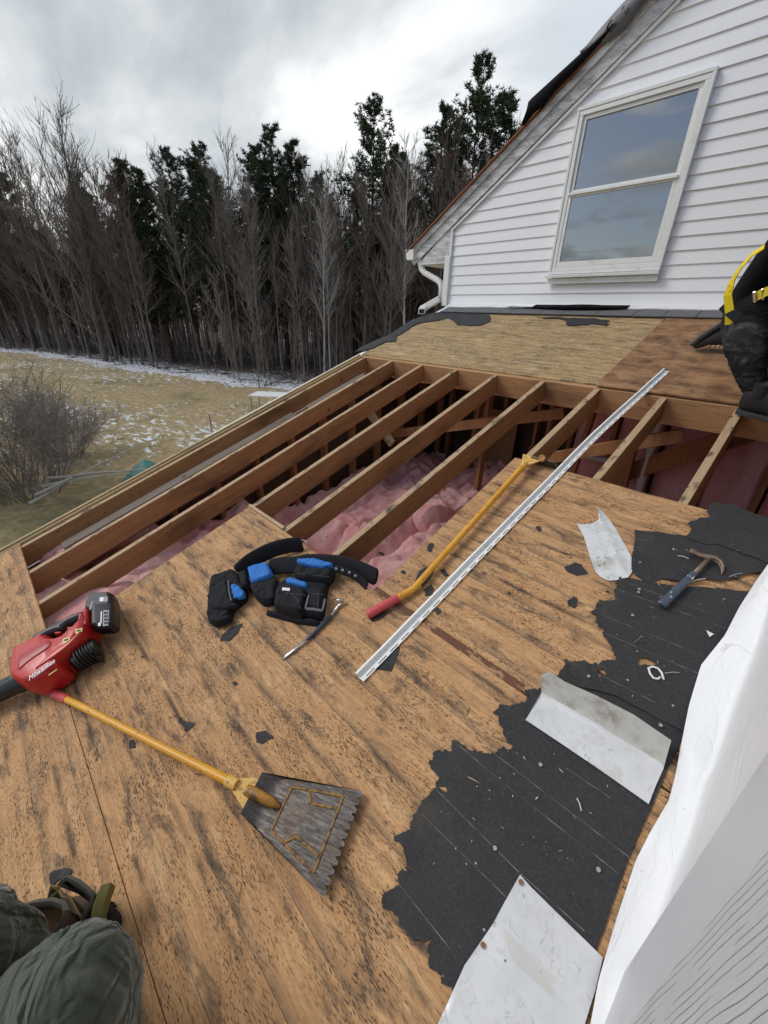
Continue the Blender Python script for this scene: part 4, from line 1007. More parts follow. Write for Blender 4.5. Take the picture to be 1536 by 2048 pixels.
# things on the lawn
x, y = gnd(425, 868); b = B(); b.tube([(x, y, -.1), (x + .03, y, .95)], .03, 6); tag(b.obj('garden_stake', M_bark), 'thin wooden stake standing alone in the lawn', 'stake')
x, y = gnd(545, 822); t_ = thing('folding_table', 'white topped folding table on the lawn beside the roof edge', 'table', loc=(x, y, 0))
b = B(); b.box((x, y, .98), (2.2, 1.4, .05), (0, 0, rad(40)), bev=.01); b.obj('tabletop', M_trim, t_)
for sx in (-1, 1):
    for sy in (-1, 1):
        q = Matrix.Rotation(rad(40), 3, 'Z') @ Vector((sx * 1.0, sy * .6, 0)); b = B(); b.tube([(x + q.x, y + q.y, 0), (x + q.x, y + q.y, .96)], .025, 6); b.obj('leg', M_gray, t_)
x, y = gnd(300, 962); b = B(); b.smooth = True
rg = []
for k in range(7):
    f = k / 6; rr_ = [1.0, .92, .72, .5, .3, .14, .03][k]; rg.append([(x + rr_ * 1.1 * math.cos(a_) * (1 + .12 * math.sin(a_ * 5 + k)), y + rr_ * .8 * math.sin(a_), [0, .12, .32, .50, .64, .74, .78][k]) for a_ in [i * 2 * math.pi / 20 for i in range(20)]])
b.rings(rg); tag(b.obj('tarp_covered_pile', simple('teal_tarp', (.05, .19, .17), .5, var=.3, nscale=6, bmp=.01)), 'teal tarp draped over a small pile on the lawn', 'tarp')
# ------------------------------------------------------------------ house wrap hanging off the side wall
outl = [(1175, 2080), (1197, 1960), (1232, 1840), (1272, 1720), (1300, 1665), (1338, 1600), (1352, 1545), (1362, 1490), (1378, 1410), (1402, 1330), (1450, 1270), (1478, 1215), (1510, 1165), (1536, 1128), (1575, 1085)]
b = B(); b.smooth = True
low = [Vector((*uv(x, y, .012 + .02 * (i % 3 == 1)), .012 + .02 * (i % 3 == 1))) for i, (x, y) in enumerate(outl)]
NL = len(low); rows = []
def lerp_list(L, f):
    q = f * (len(L) - 1); i = min(len(L) - 2, int(q)); return L[i].lerp(L[i + 1], q - i)
RI = R4.inverted()
for j in range(29):
    f = j / 28; row = []
    for i in range(91):
        g_ = i / 90; a_ = lerp_list(low, g_); yv = a_.y
        topw = RI @ Vector((XW - .004, 0, 0)); wtop = R2W(XW, yv + .01, 0) + Vector((.004, .02, .95)); tp = RI @ wtop
        mid = Vector((XW - .004, yv + .004, .05 + .012 * math.sin(g_ * 9)))
        if f < .3: q = a_.lerp(mid, f / .3); q.z += .010 * math.sin(math.pi * f / .3)
        else: q = mid.lerp(tp, (f - .3) / .7)
        wv = .0035 * math.sin(g_ * 17 + f * 3) + .005 * nz(g_ * 6, f * 1.2, 3, 1, 2) + .0015 * nz(g_ * 40, f * 6, 6, 1, 3)
        q = q + Vector((-abs(wv) * min(1, .25 + max(0, yv - .35) * 2) if f > .1 else 0, 0, wv * (1 - f) * .8 if f > 0.03 else 0)); row.append(q)
    rows.append(row)
b.add([p for r in rows for p in r], [(j * 91 + i, j * 91 + i + 1, (j + 1) * 91 + i + 1, (j + 1) * 91 + i) for j in range(28) for i in range(90)])
hp(b, 'house_wrap', M_wrap, R4)

# ------------------------------------------------------------------ felt underlay torn into sheets
def wave(seed, amp=.003, sc_=3.):
    return lambda u, v: max(.0006, .0035 + amp * nz(u, v, seed, sc_, 3) + .0016 * nz(u, v, seed + 3, 16, 3))
def felt_sheet(pix_pts, h, label, seed, amp=.014, straight=(), holes=(), hf=None, cell=.03, name='roofing_felt', levels=4, extra=None):
    random.seed(seed); poly = [uv(*p) for p in pix_pts]; poly = jag(poly, amp, levels, random, straight)
    hl = [jag([uv(*p) for p in q], .006, 2) for q in holes]; f0 = hf or wave(seed)
    b = B(); b.smooth = False; sheet(b, poly, cell, lambda u, v: h + f0(u, v), .0016, hl)
    o = b.obj(name, [M_felt], None, R4, auto=rad(40)); o.data.shade_smooth(); o.data.set_sharp_from_angle(angle=rad(40)); tag(o, label, 'roofing felt', 'torn black felt underlay on the roof')
    return o
c7 = lambda x, y: (736 + x / 1.92, 1300 + y / 1.92)
F1 = [c7(*p) for p in [(330, 1330), (305, 1290), (255, 1230), (232, 1195), (230, 1150), (245, 1105), (170, 1112), (120, 1040), (55, 960), (60, 940), (120, 900), (115, 860), (150, 850), (150, 820), (100, 720), (120, 708), (140, 700), (165, 660), (200, 600), (240, 545), (275, 530), (245, 460), (235, 425), (270, 385), (320, 375), (345, 355), (400, 390), (440, 400), (490, 395), (540, 395), (530, 340), (480, 240), (520, 212), (600, 205), (640, 155), (700, 120), (830, 40), (1215, 320), (1090, 600), (1000, 800), (950, 940), (875, 1150), (820, 1330), (600, 1400)]]
felt_sheet(F1, .0, 'large sheet of black felt with pale chalk lines under the lower flashings', 31, straight=(36, 37, 38, 39, 40, 41), holes=([c7(*p) for p in [(275, 525), (300, 528), (303, 545), (290, 552)]],))
F2 = [c7(*p) for p in [(755, 130), (775, 120), (760, 80), (752, 45), (790, 42), (838, 62), (850, 80), (880, 60), (920, 42), (942, 45), (945, 20), (905, -45)]] + [(1212, 1262), (1192, 1240), (1190, 1215), (1197, 1203), (1228, 1203), (1229, 1180), (1228, 1165), (1241, 1156), (1300, 1163), (1352, 1175), (1440, 1180), (1530, 1190), (1440, 1330), (1395, 1400), (1369, 1468), (1230, 1393)]
felt_sheet(F2, .0035, 'middle sheet of black felt holding the white plastic ring', 32, straight=(24, 25, 26, 27, 28, 29), levels=3,
           holes=([(1272, 1330), (1275, 1320), (1288, 1317), (1305, 1325), (1312, 1331), (1290, 1331)], [(1193, 1342), (1200, 1339), (1212, 1348), (1208, 1355), (1194, 1349)]))
lift = lambda u, v: .004 + .045 * max(0, min(1, (u + .12) / .16)) * max(0, min(1, (1.40 - v) / .16)) ** 1.5 + .003 * nz(u, v, 3, 8, 3)
F3 = [(1268, 1063), (1330, 1070), (1362, 1074), (1400, 1080), (1480, 1105), (1560, 1130), (1535, 1148), (1500, 1150), (1470, 1160), (1440, 1166), (1400, 1160), (1370, 1172), (1340, 1163), (1300, 1153), (1262, 1143)]
felt_sheet(F3, .006, 'sheet of black felt under the claw hammer with one curled edge', 33, hf=lift, amp=.006, levels=2, cell=.02)
F4 = [(1372, 1080), (1381, 1062), (1374, 1050), (1396, 1040), (1418, 1038), (1412, 1026), (1420, 1012), (1432, 1008), (1450, 1012), (1470, 1015), (1495, 1026), (1530, 1040), (1580, 1060), (1570, 1145), (1500, 1118), (1440, 1095), (1400, 1090)]
felt_sheet(F4, .009, 'dusty sheet of black felt hanging over the open edge at the right', 34, amp=.008, levels=2)
felt_sheet([(1262, 1140), (1300, 1152), (1322, 1158), (1300, 1168), (1293, 1167), (1270, 1155)], .006, 'small black felt tongue beside the bent flashing', 35, amp=.004, levels=2, cell=.02)
c4_ = lambda x, y: (836 + x / 3.84, 450 + y / 3.84)
def upfelt(pts, h, lab, seed): felt_sheet(pts, h, lab, seed, amp=.018, levels=3, cell=.08)
upfelt([c4_(*p) for p in [(210, 665), (350, 672), (520, 682), (560, 715), (560, 740), (500, 770), (420, 778), (300, 772), (270, 740), (235, 718), (150, 738), (0, 760), (-130, 830), (-230, 850), (-60, 740), (60, 690)]], .003, 'black felt patch below the downspout elbow', 36)
upfelt([c4_(*p) for p in [(900, 708), (1000, 712), (1200, 718), (1360, 722), (1470, 740), (1470, 765), (1440, 782), (1340, 765), (1250, 770), (1160, 780), (1130, 765), (1150, 745), (1090, 725), (960, 722)]], .003, 'black felt remnant under the shingles in the middle of the gable', 37)
z6 = lambda x, y: (600 + x / 3.84, 620 + y / 3.84)
upfelt([z6(*p) for p in [(960, 55), (990, 75), (880, 120), (790, 180), (740, 215), (735, 250), (660, 250), (560, 300), (420, 330), (450, 300), (560, 250), (700, 190)]], .006, 'black felt strip along the left edge of the upper panel', 38)
# lifted flashing and black flap at the foot of the siding
b = B(); b.smooth = True; rg = []
for i in range(21):
    f = i / 20; x = -2.45 + 1.05 * f; up_ = .012 + .030 * max(0, math.sin(math.pi * (f - .15) / .85)) ** 1.3 * (f > .15)
    z0 = CZ + .045; yy = WY - .13 - .05 * math.sin(f * 3); zz = zt(yy) + .030; rg.append([(x, WY - .05, zt(WY - .05) + .034), (x, yy, zz), (x, yy - .01, zz + up_ * .75 + .006 * math.sin(f * 40)), (x, WY - .06, zz + up_ + .01)])
b.rings(rg); hp(b, 'torn_flashing', M_black)
b = B(); b.box((-2.50, WY - .12, zt(WY - .12) + .05), (.34, .09, .003), (rad(18), rad(1), 0)); hp(b, 'loose_flashing', M_alu)

# chalk lines on the felt and loose paper seams belong to the felt sheets
def decal(poly_uv, h, mat, parent_obj, name):
    b = B(); b.add([(u, v, h) for u, v in poly_uv], [tuple(range(len(poly_uv)))]); return b
def adopt(o, parent):
    mwp = parent.matrix_world.copy(); o.parent = parent; o.matrix_parent_inverse = Matrix(parent['_m'][0:4] and [list(parent['_m'])[i * 4:i * 4 + 4] for i in range(4)]).inverted(); o.matrix_basis = Matrix([list(o['_m'])[i * 4:i * 4 + 4] for i in range(4)])
def chalk(lines, parent, seed, h):
    rnd = random.Random(seed); out = []
    for (p, q) in lines:
        b = B(); a_ = Vector(uv(*p)); c_ = Vector(uv(*q)); L = (c_ - a_).length; d = (c_ - a_) / L; n_ = Vector((-d.y, d.x)); k_ = max(4, int(L / .02)); up_, lo_ = [], []
        for i in range(k_ + 1):
            P_ = a_ + d * L * i / k_; w_ = rnd.choice((.00012, .0003, .0005, .0008)); z = h + wave(seed)(P_.x, P_.y); up_.append((P_.x + n_.x * w_, P_.y + n_.y * w_, z)); lo_.append((P_.x - n_.x * w_, P_.y - n_.y * w_, z))
        b.add(up_ + lo_, [(i, i + 1, i + k_ + 2, i + k_ + 1) for i in range(k_)]); adopt(b.obj('chalk_line', M_chalk, None, R4), parent)
fl = {o['label']: o for o in bpy.data.objects if o.name.startswith('roofing_felt')}
f1o = [o for l, o in fl.items() if l.startswith('large')][0]; f2o = [o for l, o in fl.items() if l.startswith('middle')][0]; f3o = [o for l, o in fl.items() if l.startswith('sheet of black')][0]
chalk([(c7(345, 365), c7(540, 530)), (c7(540, 530), c7(960, 860)), (c7(485, 400), c7(1010, 805)), (c7(260, 535), c7(580, 855)), (c7(205, 630), c7(530, 950)), (c7(120, 900), c7(345, 1185)), (c7(525, 220), c7(620, 285)), (c7(760, 455), c7(930, 570)), (c7(585, 860), c7(830, 1080))], f1o, 31, .0022)
chalk([((1197, 1230), (1410, 1317)), ((1212, 1270), (1393, 1349)), ((1240, 1163), (1410, 1226)), ((1231, 1180), (1460, 1262)), ((1205, 1355), (1310, 1408))], f2o, 32, .0058)
chalk([((1270, 1081), (1375, 1096)), ((1268, 1120), (1330, 1134))], f3o, 33, .0085)

# ------------------------------------------------------------------ flashings
def flash(poly_px, fold_a, fold_b, angle, h0, label, seed, mat, h_tr=.0, curl=0., name='flashing'):
    """metal sheet bent along the line fold_a-fold_b; the side left of the line rises"""
    random.seed(seed); poly = [uv(x, y, .004) for x, y in poly_px]; a_ = Vector(uv(*fold_a)); c_ = Vector(uv(*fold_b)); d = (c_ - a_).normalized(); n_ = Vector((-d.y, d.x))
    def hf(u, v):
        s = (Vector((u, v)) - a_).dot(n_); t_ = (Vector((u, v)) - a_).dot(d); L = (c_ - a_).length
        z = h0 + .003 * nz(u, v, seed, 6, 2) + max(0, s) * math.tan(angle) + curl * max(0, (t_ / L - .6)) ** 2
        ridge = .006 * math.exp(-(s / .006) ** 2)
        return z + ridge
    b = B(); cut = (tuple(a_ + d * .003), tuple(c_ - d * .003)) if angle > .3 else None; sheet(b, poly, .014, hf, .0012, cut=cut)
    if angle > .3:
        for k, f in enumerate(b.f):
            c3 = sum((Vector(b.v[i]) for i in f), Vector()) / len(f)
            if (Vector((c3.x, c3.y)) - a_).dot(n_) > .002: b.mi[k] = 1
    o = b.obj(name, [mat, M_flash3], None, R4); o.data.shade_smooth(); o.data.set_sharp_from_angle(angle=rad(35)); tag(o, label, 'flashing', 'bent pieces of old metal flashing'); return o
z3b = lambda x, y: (1136 + x / 3.84, 880 + y / 3.84)
flash([z3b(*p) for p in [(65, 645), (110, 650), (180, 645), (235, 615), (232, 570), (222, 525), (250, 540), (300, 590), (370, 690), (430, 800), (512, 950), (490, 1020), (455, 1068), (400, 1068), (370, 1080), (310, 1083), (250, 1055), (210, 1010), (170, 900), (120, 740)]], z3b(445, 1060), z3b(240, 590), -rad(32) if False else rad(-1), .006, 'twisted aluminium flashing scrap with a torn tip lying on bare plywood', 41, M_flash2)
flash([c7(*p) for p in [(605, 272), (665, 170), (662, 125), (690, 122), (750, 160), (860, 215), (1000, 290), (1142, 382), (1132, 460), (1105, 520), (1076, 594), (900, 470), (760, 375)]], c7(665, 172), c7(1128, 445), rad(52), .010, 'long folded aluminium flashing with a rusty end lying on black felt', 42, M_flash)
flash([(1040, 1750), (1062, 1775), (1205, 1915), (1190, 1980), (1165, 2060), (1140, 2120), (850, 2120), (880, 2040), (930, 1930), (985, 1850), (1012, 1800)], (1500, 1500), (1600, 1500), 0., .010, 'wide flat aluminium flashing with rusty nail heads in the lower corner', 43, M_flash)
for (px, py, lab) in ((1041, 1764, 'rusty nail head'), (966, 1890, 'rusty nail head')):
    pass
def disc(b, u, v, h, r, t_=.0015, n=12): b.rings([[(u + r * math.cos(i * 6.2832 / n), v + r * math.sin(i * 6.2832 / n), h + k) for i in range(n)] for k in (0, t_)])
M_nrust = simple('rusty_nail', (.28, .13, .07), .7, .3, var=.4, nscale=100); M_nzinc = simple('galvanised_nail', (.42, .42, .40), .45, .6, var=.2, nscale=60)
fl3 = [o for o in bpy.data.objects if o.get('label', '').startswith('wide flat aluminium')][0]
for (px, py) in ((1042, 1764), (966, 1890)):
    u, v = uv(px, py, .016); b = B(); disc(b, u, v, .0135, .0058, .003); o = b.obj('nail_head', M_nrust, None, R4); adopt(o, fl3)
NL_ = [(1278, 1179, 'left of two roofing nails above the chalk lines'), (1277, 1185, 'right of two roofing nails above the chalk lines'), (1265, 1231, 'lone roofing nail below the hammer'), (1177, 1353, 'roofing nail beside the torn hole left of the ring'), (1321, 1451, 'roofing nail by the felt lap near the house wrap'), (1081, 1529, 'bright roofing nail in the middle of the large felt'), (990, 1696, 'roofing nail with grit around it on the large felt'), (1197, 1739, 'roofing nail near the right edge of the large felt'), (1374, 1449, 'roofing nail at the foot of the house wrap')]
for (px, py, lab) in NL_:
    u, v = uv(px, py, .012); b = B(); hh = .0095 if py > 1480 else .013; disc(b, u, v, hh, .0052, .0022); b.tube([(u, v, hh), (u, v, hh - .008)], .0016, 6); tag(b.obj('roofing_nail', M_nzinc, None, R4), lab, 'nail', 'roofing nails left in the felt')
for (px, py, dx, dy, lab) in ((1268, 1285, 14, -10, 'loose nail standing tilted on the felt above the ring'), (1203, 1365, -4, -12, 'loose nail leaning beside the torn hole in the felt'), (1226, 1436, 2, -14, 'rusty nail sticking up through the long folded flashing')):
    u, v = uv(px, py, .015); u2, v2 = uv(px + dx, py + dy, .03); b = B(); b.tube([(u, v, .012), (u2, v2, .035)], .0016, 6); disc(b, u2, v2, .035, .004, .001); tag(b.obj('loose_nail', M_nrust, None, R4), lab, 'nail')

# ------------------------------------------------------------------ white drip edge strip
st = thing('drip_edge_strip', 'long white aluminium drip edge with slots spanning from the deck across the open rafters', 'drip edge', R4, (-.8, .3, .0))
path = [(-.823, .262), (-.800, .8), (-.775, 1.4), (-.752, 1.95), (-.728, 2.5), (-.716, 2.84)]
path = [Vector((*uv(*p, .018), .0)) for p in ((716, 1352), (825, 1241), (950, 1112), (1075, 985), (1190, 868), (1290, 778))] + [Vector((*uv(1331, 741, .02), .0))]
hts = [.004, .006, .006, .006, .008, .012, .016]
fine = []; hh = []
for i in range(len(path) - 1):
    for k in range(8): fine.append(path[i].lerp(path[i + 1], k / 8)); hh.append(hts[i] + (hts[i + 1] - hts[i]) * k / 8 + .001 * math.sin(len(fine) * .9))
fine.append(path[-1]); hh.append(hts[-1])
prof = [(-.016, .000), (-.0155, .018), (-.006, .020), (-.003, .004), (.005, .001), (.010, .002)]
rg = []
for p, h in zip(fine, hh):
    o_ = [(p.x + a_, p.y, h + c_) for a_, c_ in prof]; rg.append(o_ + [(x, y, z - .0014) for x, y, z in o_[::-1]])
b = B(); b.rings(rg); b.obj('flange', M_alu, st, R4)
b = B(); slots = 44
seglen = [0]
for i in range(1, len(fine)): seglen.append(seglen[-1] + (fine[i] - fine[i - 1]).length)
def along(s):
    for i in range(1, len(fine)):
        if seglen[i] >= s: f = (s - seglen[i - 1]) / (seglen[i] - seglen[i - 1]); return fine[i - 1].lerp(fine[i], f), hh[i - 1] + (hh[i] - hh[i - 1]) * f
    return fine[-1], hh[-1]
def strip(b, s0, s1, a0, a1):
    p, h = along(s0); q, g_ = along(s1)
    z0 = .002 + .10 * (a0 - .010); z1 = .002 + .10 * (a1 - .010)
    b.add([(p.x + a0, p.y, h + z0), (p.x + a1, p.y, h + z1), (q.x + a1, q.y, g_ + z1), (q.x + a0, q.y, g_ + z0), (p.x + a0, p.y, h + z0 - .0012), (p.x + a1, p.y, h + z1 - .0012), (q.x + a1, q.y, g_ + z1 - .0012), (q.x + a0, q.y, g_ + z0 - .0012)], [(0, 1, 2, 3), (4, 7, 6, 5), (0, 4, 5, 1), (2, 6, 7, 3), (1, 5, 6, 2), (0, 3, 7, 4)])
Lt = seglen[-1]
for i in range(slots):
    s0 = Lt * i / slots; s1 = Lt * (i + 1) / slots
    strip(b, s0, s1, .0101, .018); strip(b, s0, s1, .0225, .0275); strip(b, s0, s0 + (s1 - s0) * .34, .0181, .0224)
b.obj('slotted_flange', M_alu, st, R4)

# ------------------------------------------------------------------ shingle forks
def fork(label, Mx, bend, side=0., pitch=0., shift=0.):
    gripmat = M_redgrip; piv = [0, 0, 0]
    t_ = thing('shingle_fork', label, 'shingle fork', Mx, (0, 0, 0), 'yellow handled shingle removal forks')
    sb, cb = math.sin(bend), math.cos(bend); g0 = Vector((0, 0, 0)); bp = Vector((.20 * cb * math.cos(side), .20 * math.sin(side), .20 * sb)); yb = bp.y; rest = Vector((1, 0, 0)); L = .86
    pts = [g0, g0.lerp(bp, .5), g0.lerp(bp, .82)] ; c1 = bp + Vector((.06, 0, .012 if bend > 0 else 0)) * 1
    pts = [g0.lerp(bp, k / 4) for k in range(4)] + [bp + Vector((.0, -yb * .02, -.004)), bp + Vector((.035, yb * .02, .003)), bp + Vector((.07, yb * .02, .004))]
    e_ = Vector((bp.x + L, yb, .030)); s_ = pts[-1]
    pts += [s_.lerp(e_, k / 6) for k in range(1, 7)]
    b = B(); b.smooth = True; b.tube(pts, [.0130] * 7 + [.0130, .0130, .0130, .0132, .0138, .0150], 18); b.obj('handle', M_yel, t_, Mx, auto=rad(40))
    b = B(); b.smooth = True; gp_ = [g0 + (bp - g0).normalized() * q for q in (-.006, 0, .01, .06, .12, .130)]; b.tube(gp_, [.011, .0160, .0170, .0160, .0168, .0155], 20); b.obj('grip', gripmat, t_, Mx, auto=rad(35))
    x0 = e_.x - .01; Mx0 = Mx; Mx = Mx @ Matrix.Translation((0, yb, 0)); piv_ = Vector((x0 + .10, 0, .035))
    MB = Mx @ Matrix.Translation(piv_) @ Matrix.Rotation(pitch, 4, 'Y') @ Matrix.Translation(-piv_ + Vector((0, shift, 0)))
    b = B(); b.smooth = True; b.tube([(x0, 0, .030), (x0 + .04, 0, .030)], [.0185, .018], 14)
    tri = [(x0 + .03, .016), (x0 + .125, .056), (x0 + .125, -.056), (x0 + .03, -.016)]
    b.smooth = False; b.rings([[(x, y, .016 + .012 * (x0 + .125 - x) / .1) for x, y in tri], [(x, y, .022 + .012 * (x0 + .125 - x) / .1) for x, y in tri]]); b.obj('socket_plate', M_yel2, t_, Mx, auto=rad(35))
    xb = x0 + .105; LB_ = .32; tops = lambda x: .0155 + .022 * math.exp(-((x - xb - .02) / .022) ** 2) * 0 + .020 * max(0, 1 - (x - xb) / .05) - .010 * min(1, max(0, (x - xb) / LB_))
    n_ = 26; poly = [(xb, -.058)]; W1 = .125
    teeth = 12; right = []
    for i in range(teeth):
        y0 = -W1 + 2 * W1 * i / teeth; y1 = -W1 + 2 * W1 * (i + 1) / teeth
        right += [(xb + LB_ + .0, y0 + .001), (xb + LB_ + .012, y0 + (y1 - y0) * .3), (xb + LB_ + .012, y0 + (y1 - y0) * .7), (xb + LB_ + .0, y1 - .001)]
    poly = [(xb, -.058)] + right + [(xb, .058)]
    b = B(); sheet(b, poly, .016, lambda x, y: tops(x), .004); o = b.obj('blade', M_blade, t_, MB); o.data.shade_smooth(); o.data.set_sharp_from_angle(angle=rad(35))
    b = B(); b.smooth = True; b.tube([(xb - .015, 0, .040), (xb + .02, 0, .044), (xb + .085, 0, .030), (xb + .10, 0, .018)], [.0165, .0165, .014, .004], 14); b.obj('socket', M_och, t_, MB, auto=rad(50))
    b = B()     # pressed stiffening ribs
    def rib(p, q): b.bar((p[0], p[1], tops(p[0]) + .0055), (q[0], q[1], tops(q[0]) + .0055), .007, .004, bev=.0018)
    f = lambda s, y: (xb + LB_ * s, y * (.058 + (W1 - .058) * s))
    rib(f(.34, -.72), f(.34, .72)); rib(f(.87, -.80), f(.87, .80)); rib(f(.34, -.72), f(.87, -.80)); rib(f(.34, .72), f(.87, .80))
    rib(f(.52, .74), f(.60, .42)); rib(f(.56, .42), f(.86, .50)); rib(f(.50, -.74), f(.60, -.42)); rib(f(.56, -.42), f(.86, -.50))
    b.obj('rib', M_rib, t_, MB)
    return t_
g0 = Vector(uv(108, 1387, .02)); g1 = Vector(uv(690, 1682, .01)); an = math.atan2(g1.y - g0.y, g1.x - g0.x); k_ = (g1 - g0).length / 1.475
print('fork scale', k_)
fork('yellow shingle fork lying flat in front with its toothed steel blade face up', R4 @ Matrix.Translation((g0.x, g0.y, .0195)) @ Matrix.Rotation(an, 4, 'Z') @ Matrix.Scale(k_, 4), rad(11))
h0 = Vector(uv(737, 1229, .02)); h1 = Vector(uv(792, 1199, .02)); h2 = Vector(uv(1046, 925, .03)); an2 = math.atan2(h1.y - h0.y, h1.x - h0.x)
dv = h2 - h1; an3 = math.atan2(dv.y, dv.x)
M2 = R4 @ Matrix.Translation((h0.x, h0.y, .020)) @ Matrix.Rotation(an3, 4, 'Z') @ Matrix.Scale(1.13, 4)
fork('yellow shingle fork beside the drip edge with its blade hanging into the open rafter bay', M2, rad(2), side=an2 - an3, pitch=rad(48), shift=-.055)

# ------------------------------------------------------------------ claw hammer
ham = thing('claw_hammer', 'worn claw hammer with a blue paint spattered grip lying on black felt', 'hammer', R4, (*uv(1370, 1150), .02))
c8 = lambda x, y, h=.03: (*uv(1136 + x / 3.84, 1080 + y / 3.84, h), h)
a_ = Vector(c8(715, 500, .028)); c_ = Vector(c8(970, 255, .032)); e_ = Vector(c8(1085, 140, .034))
b = B(); b.smooth = True; b.tube([a_.lerp(c_, t_) for t_ in (0, .02, .15, .5, .85, 1.)], [.013, .0175, .016, .0145, .0125, .0115], 14, flat=.72); b.obj('grip', M_hgrip, ham, R4, auto=rad(50))
b = B(); b.smooth = True; b.tube([c_, c_.lerp(e_, .5), e_], [.008, .0075, .009], 10, flat=.7); b.obj('neck', M_hamh, ham, R4)
b = B(); b.smooth = True; b.tube([Vector(c8(940, 82, .036)), Vector(c8(962, 92, .036)), Vector(c8(975, 98, .036)), Vector(c8(1010, 115, .036)), Vector(c8(1060, 128, .036)), Vector(c8(1095, 135, .036))], [.0125, .013, .0095, .009, .011, .0115], 14, flat=.95)
for sgn in (-1, 1):
    o_ = Vector((0, 0, sgn * .007)); b.tube([Vector(c8(1085, 132, .036)) + o_ * .4, Vector(c8(1130, 145, .036)) + o_ * .8, Vector(c8(1165, 170, .034)) + o_, Vector(c8(1186, 205, .030)) + o_, Vector(c8(1186, 255, .024)) + o_], [.010, .0085, .0065, .005, .002], 8)
b.obj('head', M_hamh, ham, R4, auto=rad(50))
# pry bar
pb_ = thing('pry_bar', 'small steel pry bar with a blue grip and a hooked claw beside the tool belt', 'pry bar', R4, (*uv(625, 1265), 0))
cc = lambda x, y, h=.012: Vector((*uv(380 + x / 2.477, 1040 + y / 2.477, h), h))
b = B(); b.smooth = True; b.tube([cc(455, 692, .003), cc(480, 672, .006), cc(520, 640, .010), cc(585, 588, .012)], [.004, .009, .007, .0062], 10, flat=.6); b.obj('claw', M_steel, pb_, R4); b = B(); b.smooth = True
b.tube([cc(695, 478), cc(735, 425), cc(760, 405, .016), cc(757, 398, .024), cc(735, 396, .03), cc(710, 392, .022)], [.0068, .0068, .0085, .0085, .007, .002], 10, flat=.75); b.obj('hook', M_steel, pb_, R4)
b = B(); b.smooth = True; b.tube([cc(580, 592), cc(583, 590), cc(698, 476), cc(701, 474)], [.007, .0095, .0095, .007], 10, flat=.8); b.obj('grip', M_navy, pb_, R4, auto=rad(40))

# ------------------------------------------------------------------ tool belt with pouches
tb = thing('tool_belt', 'black and blue canvas tool belt with three pouches lying at the edge of the opening', 'tool belt', R4, (*uv(590, 1180), 0))
def cp(pts, h=.03): return [uv(380 + x / 2.477, 1040 + y / 2.477, h) for x, y in pts]
def fold(seed, a_=.006): return lambda x, y: a_ * nz(x, y, seed, 14, 3)
def pouch(name, pts, h0, h1, mat, inset=.012, s=1, seed=1, am=.006, par=None):
    poly = ccw(cp(pts, (h0 + h1) / 2)); poly = [q for i in range(len(poly)) for q in ((poly[i][0] * .86 + poly[i - 1][0] * .14, poly[i][1] * .86 + poly[i - 1][1] * .14), (poly[i][0] * .86 + poly[(i + 1) % len(poly)][0] * .14, poly[i][1] * .86 + poly[(i + 1) % len(poly)][1] * .14))] if s else poly
    c_ = [sum(p[i] for p in poly) / len(poly) for i in (0, 1)]
    def hf(x, y):
        e_ = min(edge_dist((x, y), poly), .05); k = 1 - math.exp(-e_ / (inset * .30))
        wr = am * 1.3 * nz(x, y, seed, 17, 3) + am * .9 * abs(nz(x + y * .6, y * .25, seed + 5, 34, 2))
        return h0 + (h1 - h0) * (.12 + .88 * k) + wr * k
    random.seed(seed); b = B(); b.smooth = True; sheet(b, poly, .0065, hf, .0004)
    n = len(poly); ring = [(x, y, hf(x, y)) for x, y in poly]; base = [(x + (x - c_[0]) * -.04, y + (y - c_[1]) * -.04, max(.001, h0 - .002)) for x, y in poly]
    b.add(ring + base, [(i, (i + 1) % n, (i + 1) % n + n, i + n) for i in range(n)])
    return b.obj(name, mat, par or tb, R4, smooth=True, auto=rad(55))
def ribbon(name, pts, w_, hmid, hw, mat, th=.008, nseg=6):
    """padded belt: follows pixel points, standing partly on edge"""
    P_ = [Vector((*uv(380 + x / 2.477, 1040 + y / 2.477, h), h)) for x, y, h in pts]; rg = []
    fine_ = []
    for i in range(len(P_) - 1):
        p0 = P_[max(0, i - 1)]; p1, p2 = P_[i], P_[i + 1]; p3 = P_[min(len(P_) - 1, i + 2)]
        for k in range(nseg):
            t_ = k / nseg; fine_.append(.5 * ((2 * p1) + (p2 - p0) * t_ + (2 * p0 - 5 * p1 + 4 * p2 - p3) * t_ ** 2 + (3 * p1 - p0 - 3 * p2 + p3) * t_ ** 3))
    fine_.append(P_[-1]); k_ = len(fine_)
    for i, p in enumerate(fine_):
        d = (fine_[min(i + 1, k_ - 1)] - fine_[max(0, i - 1)]).normalized(); s_ = d.cross(Vector((0, 0, 1))).normalized(); upv = (Vector((0, 0, 1)) * hw * .8 - s_ * (1 - hw)).normalized(); nn = d.cross(upv).normalized()
        wv = w_ * (1 if 0 < i < k_ - 1 else .75); o_ = []
        for a_ in range(12):
            an_ = a_ * 2 * math.pi / 12; c__, s__ = math.cos(an_), math.sin(an_); o_.append(p + upv * wv / 2 * (abs(c__) ** .5 * (1 if c__ > 0 else -1)) + nn * th / 2 * (abs(s__) ** .7 * (1 if s__ > 0 else -1)))
        rg.append(o_)
    b = B(); b.smooth = True; b.rings(rg); return b.obj(name, mat, tb, R4, auto=rad(60))
ribbon('belt', [(238, 262, .05), (300, 205, .055), (390, 155, .055), (480, 128, .05), (556, 120, .035)], .085, 0, .72, M_fab, .022)
ribbon('belt', [(395, 235, .045), (450, 225, .05), (520, 222, .055), (600, 205, .06)], .085, 0, .5, M_fab, .018)
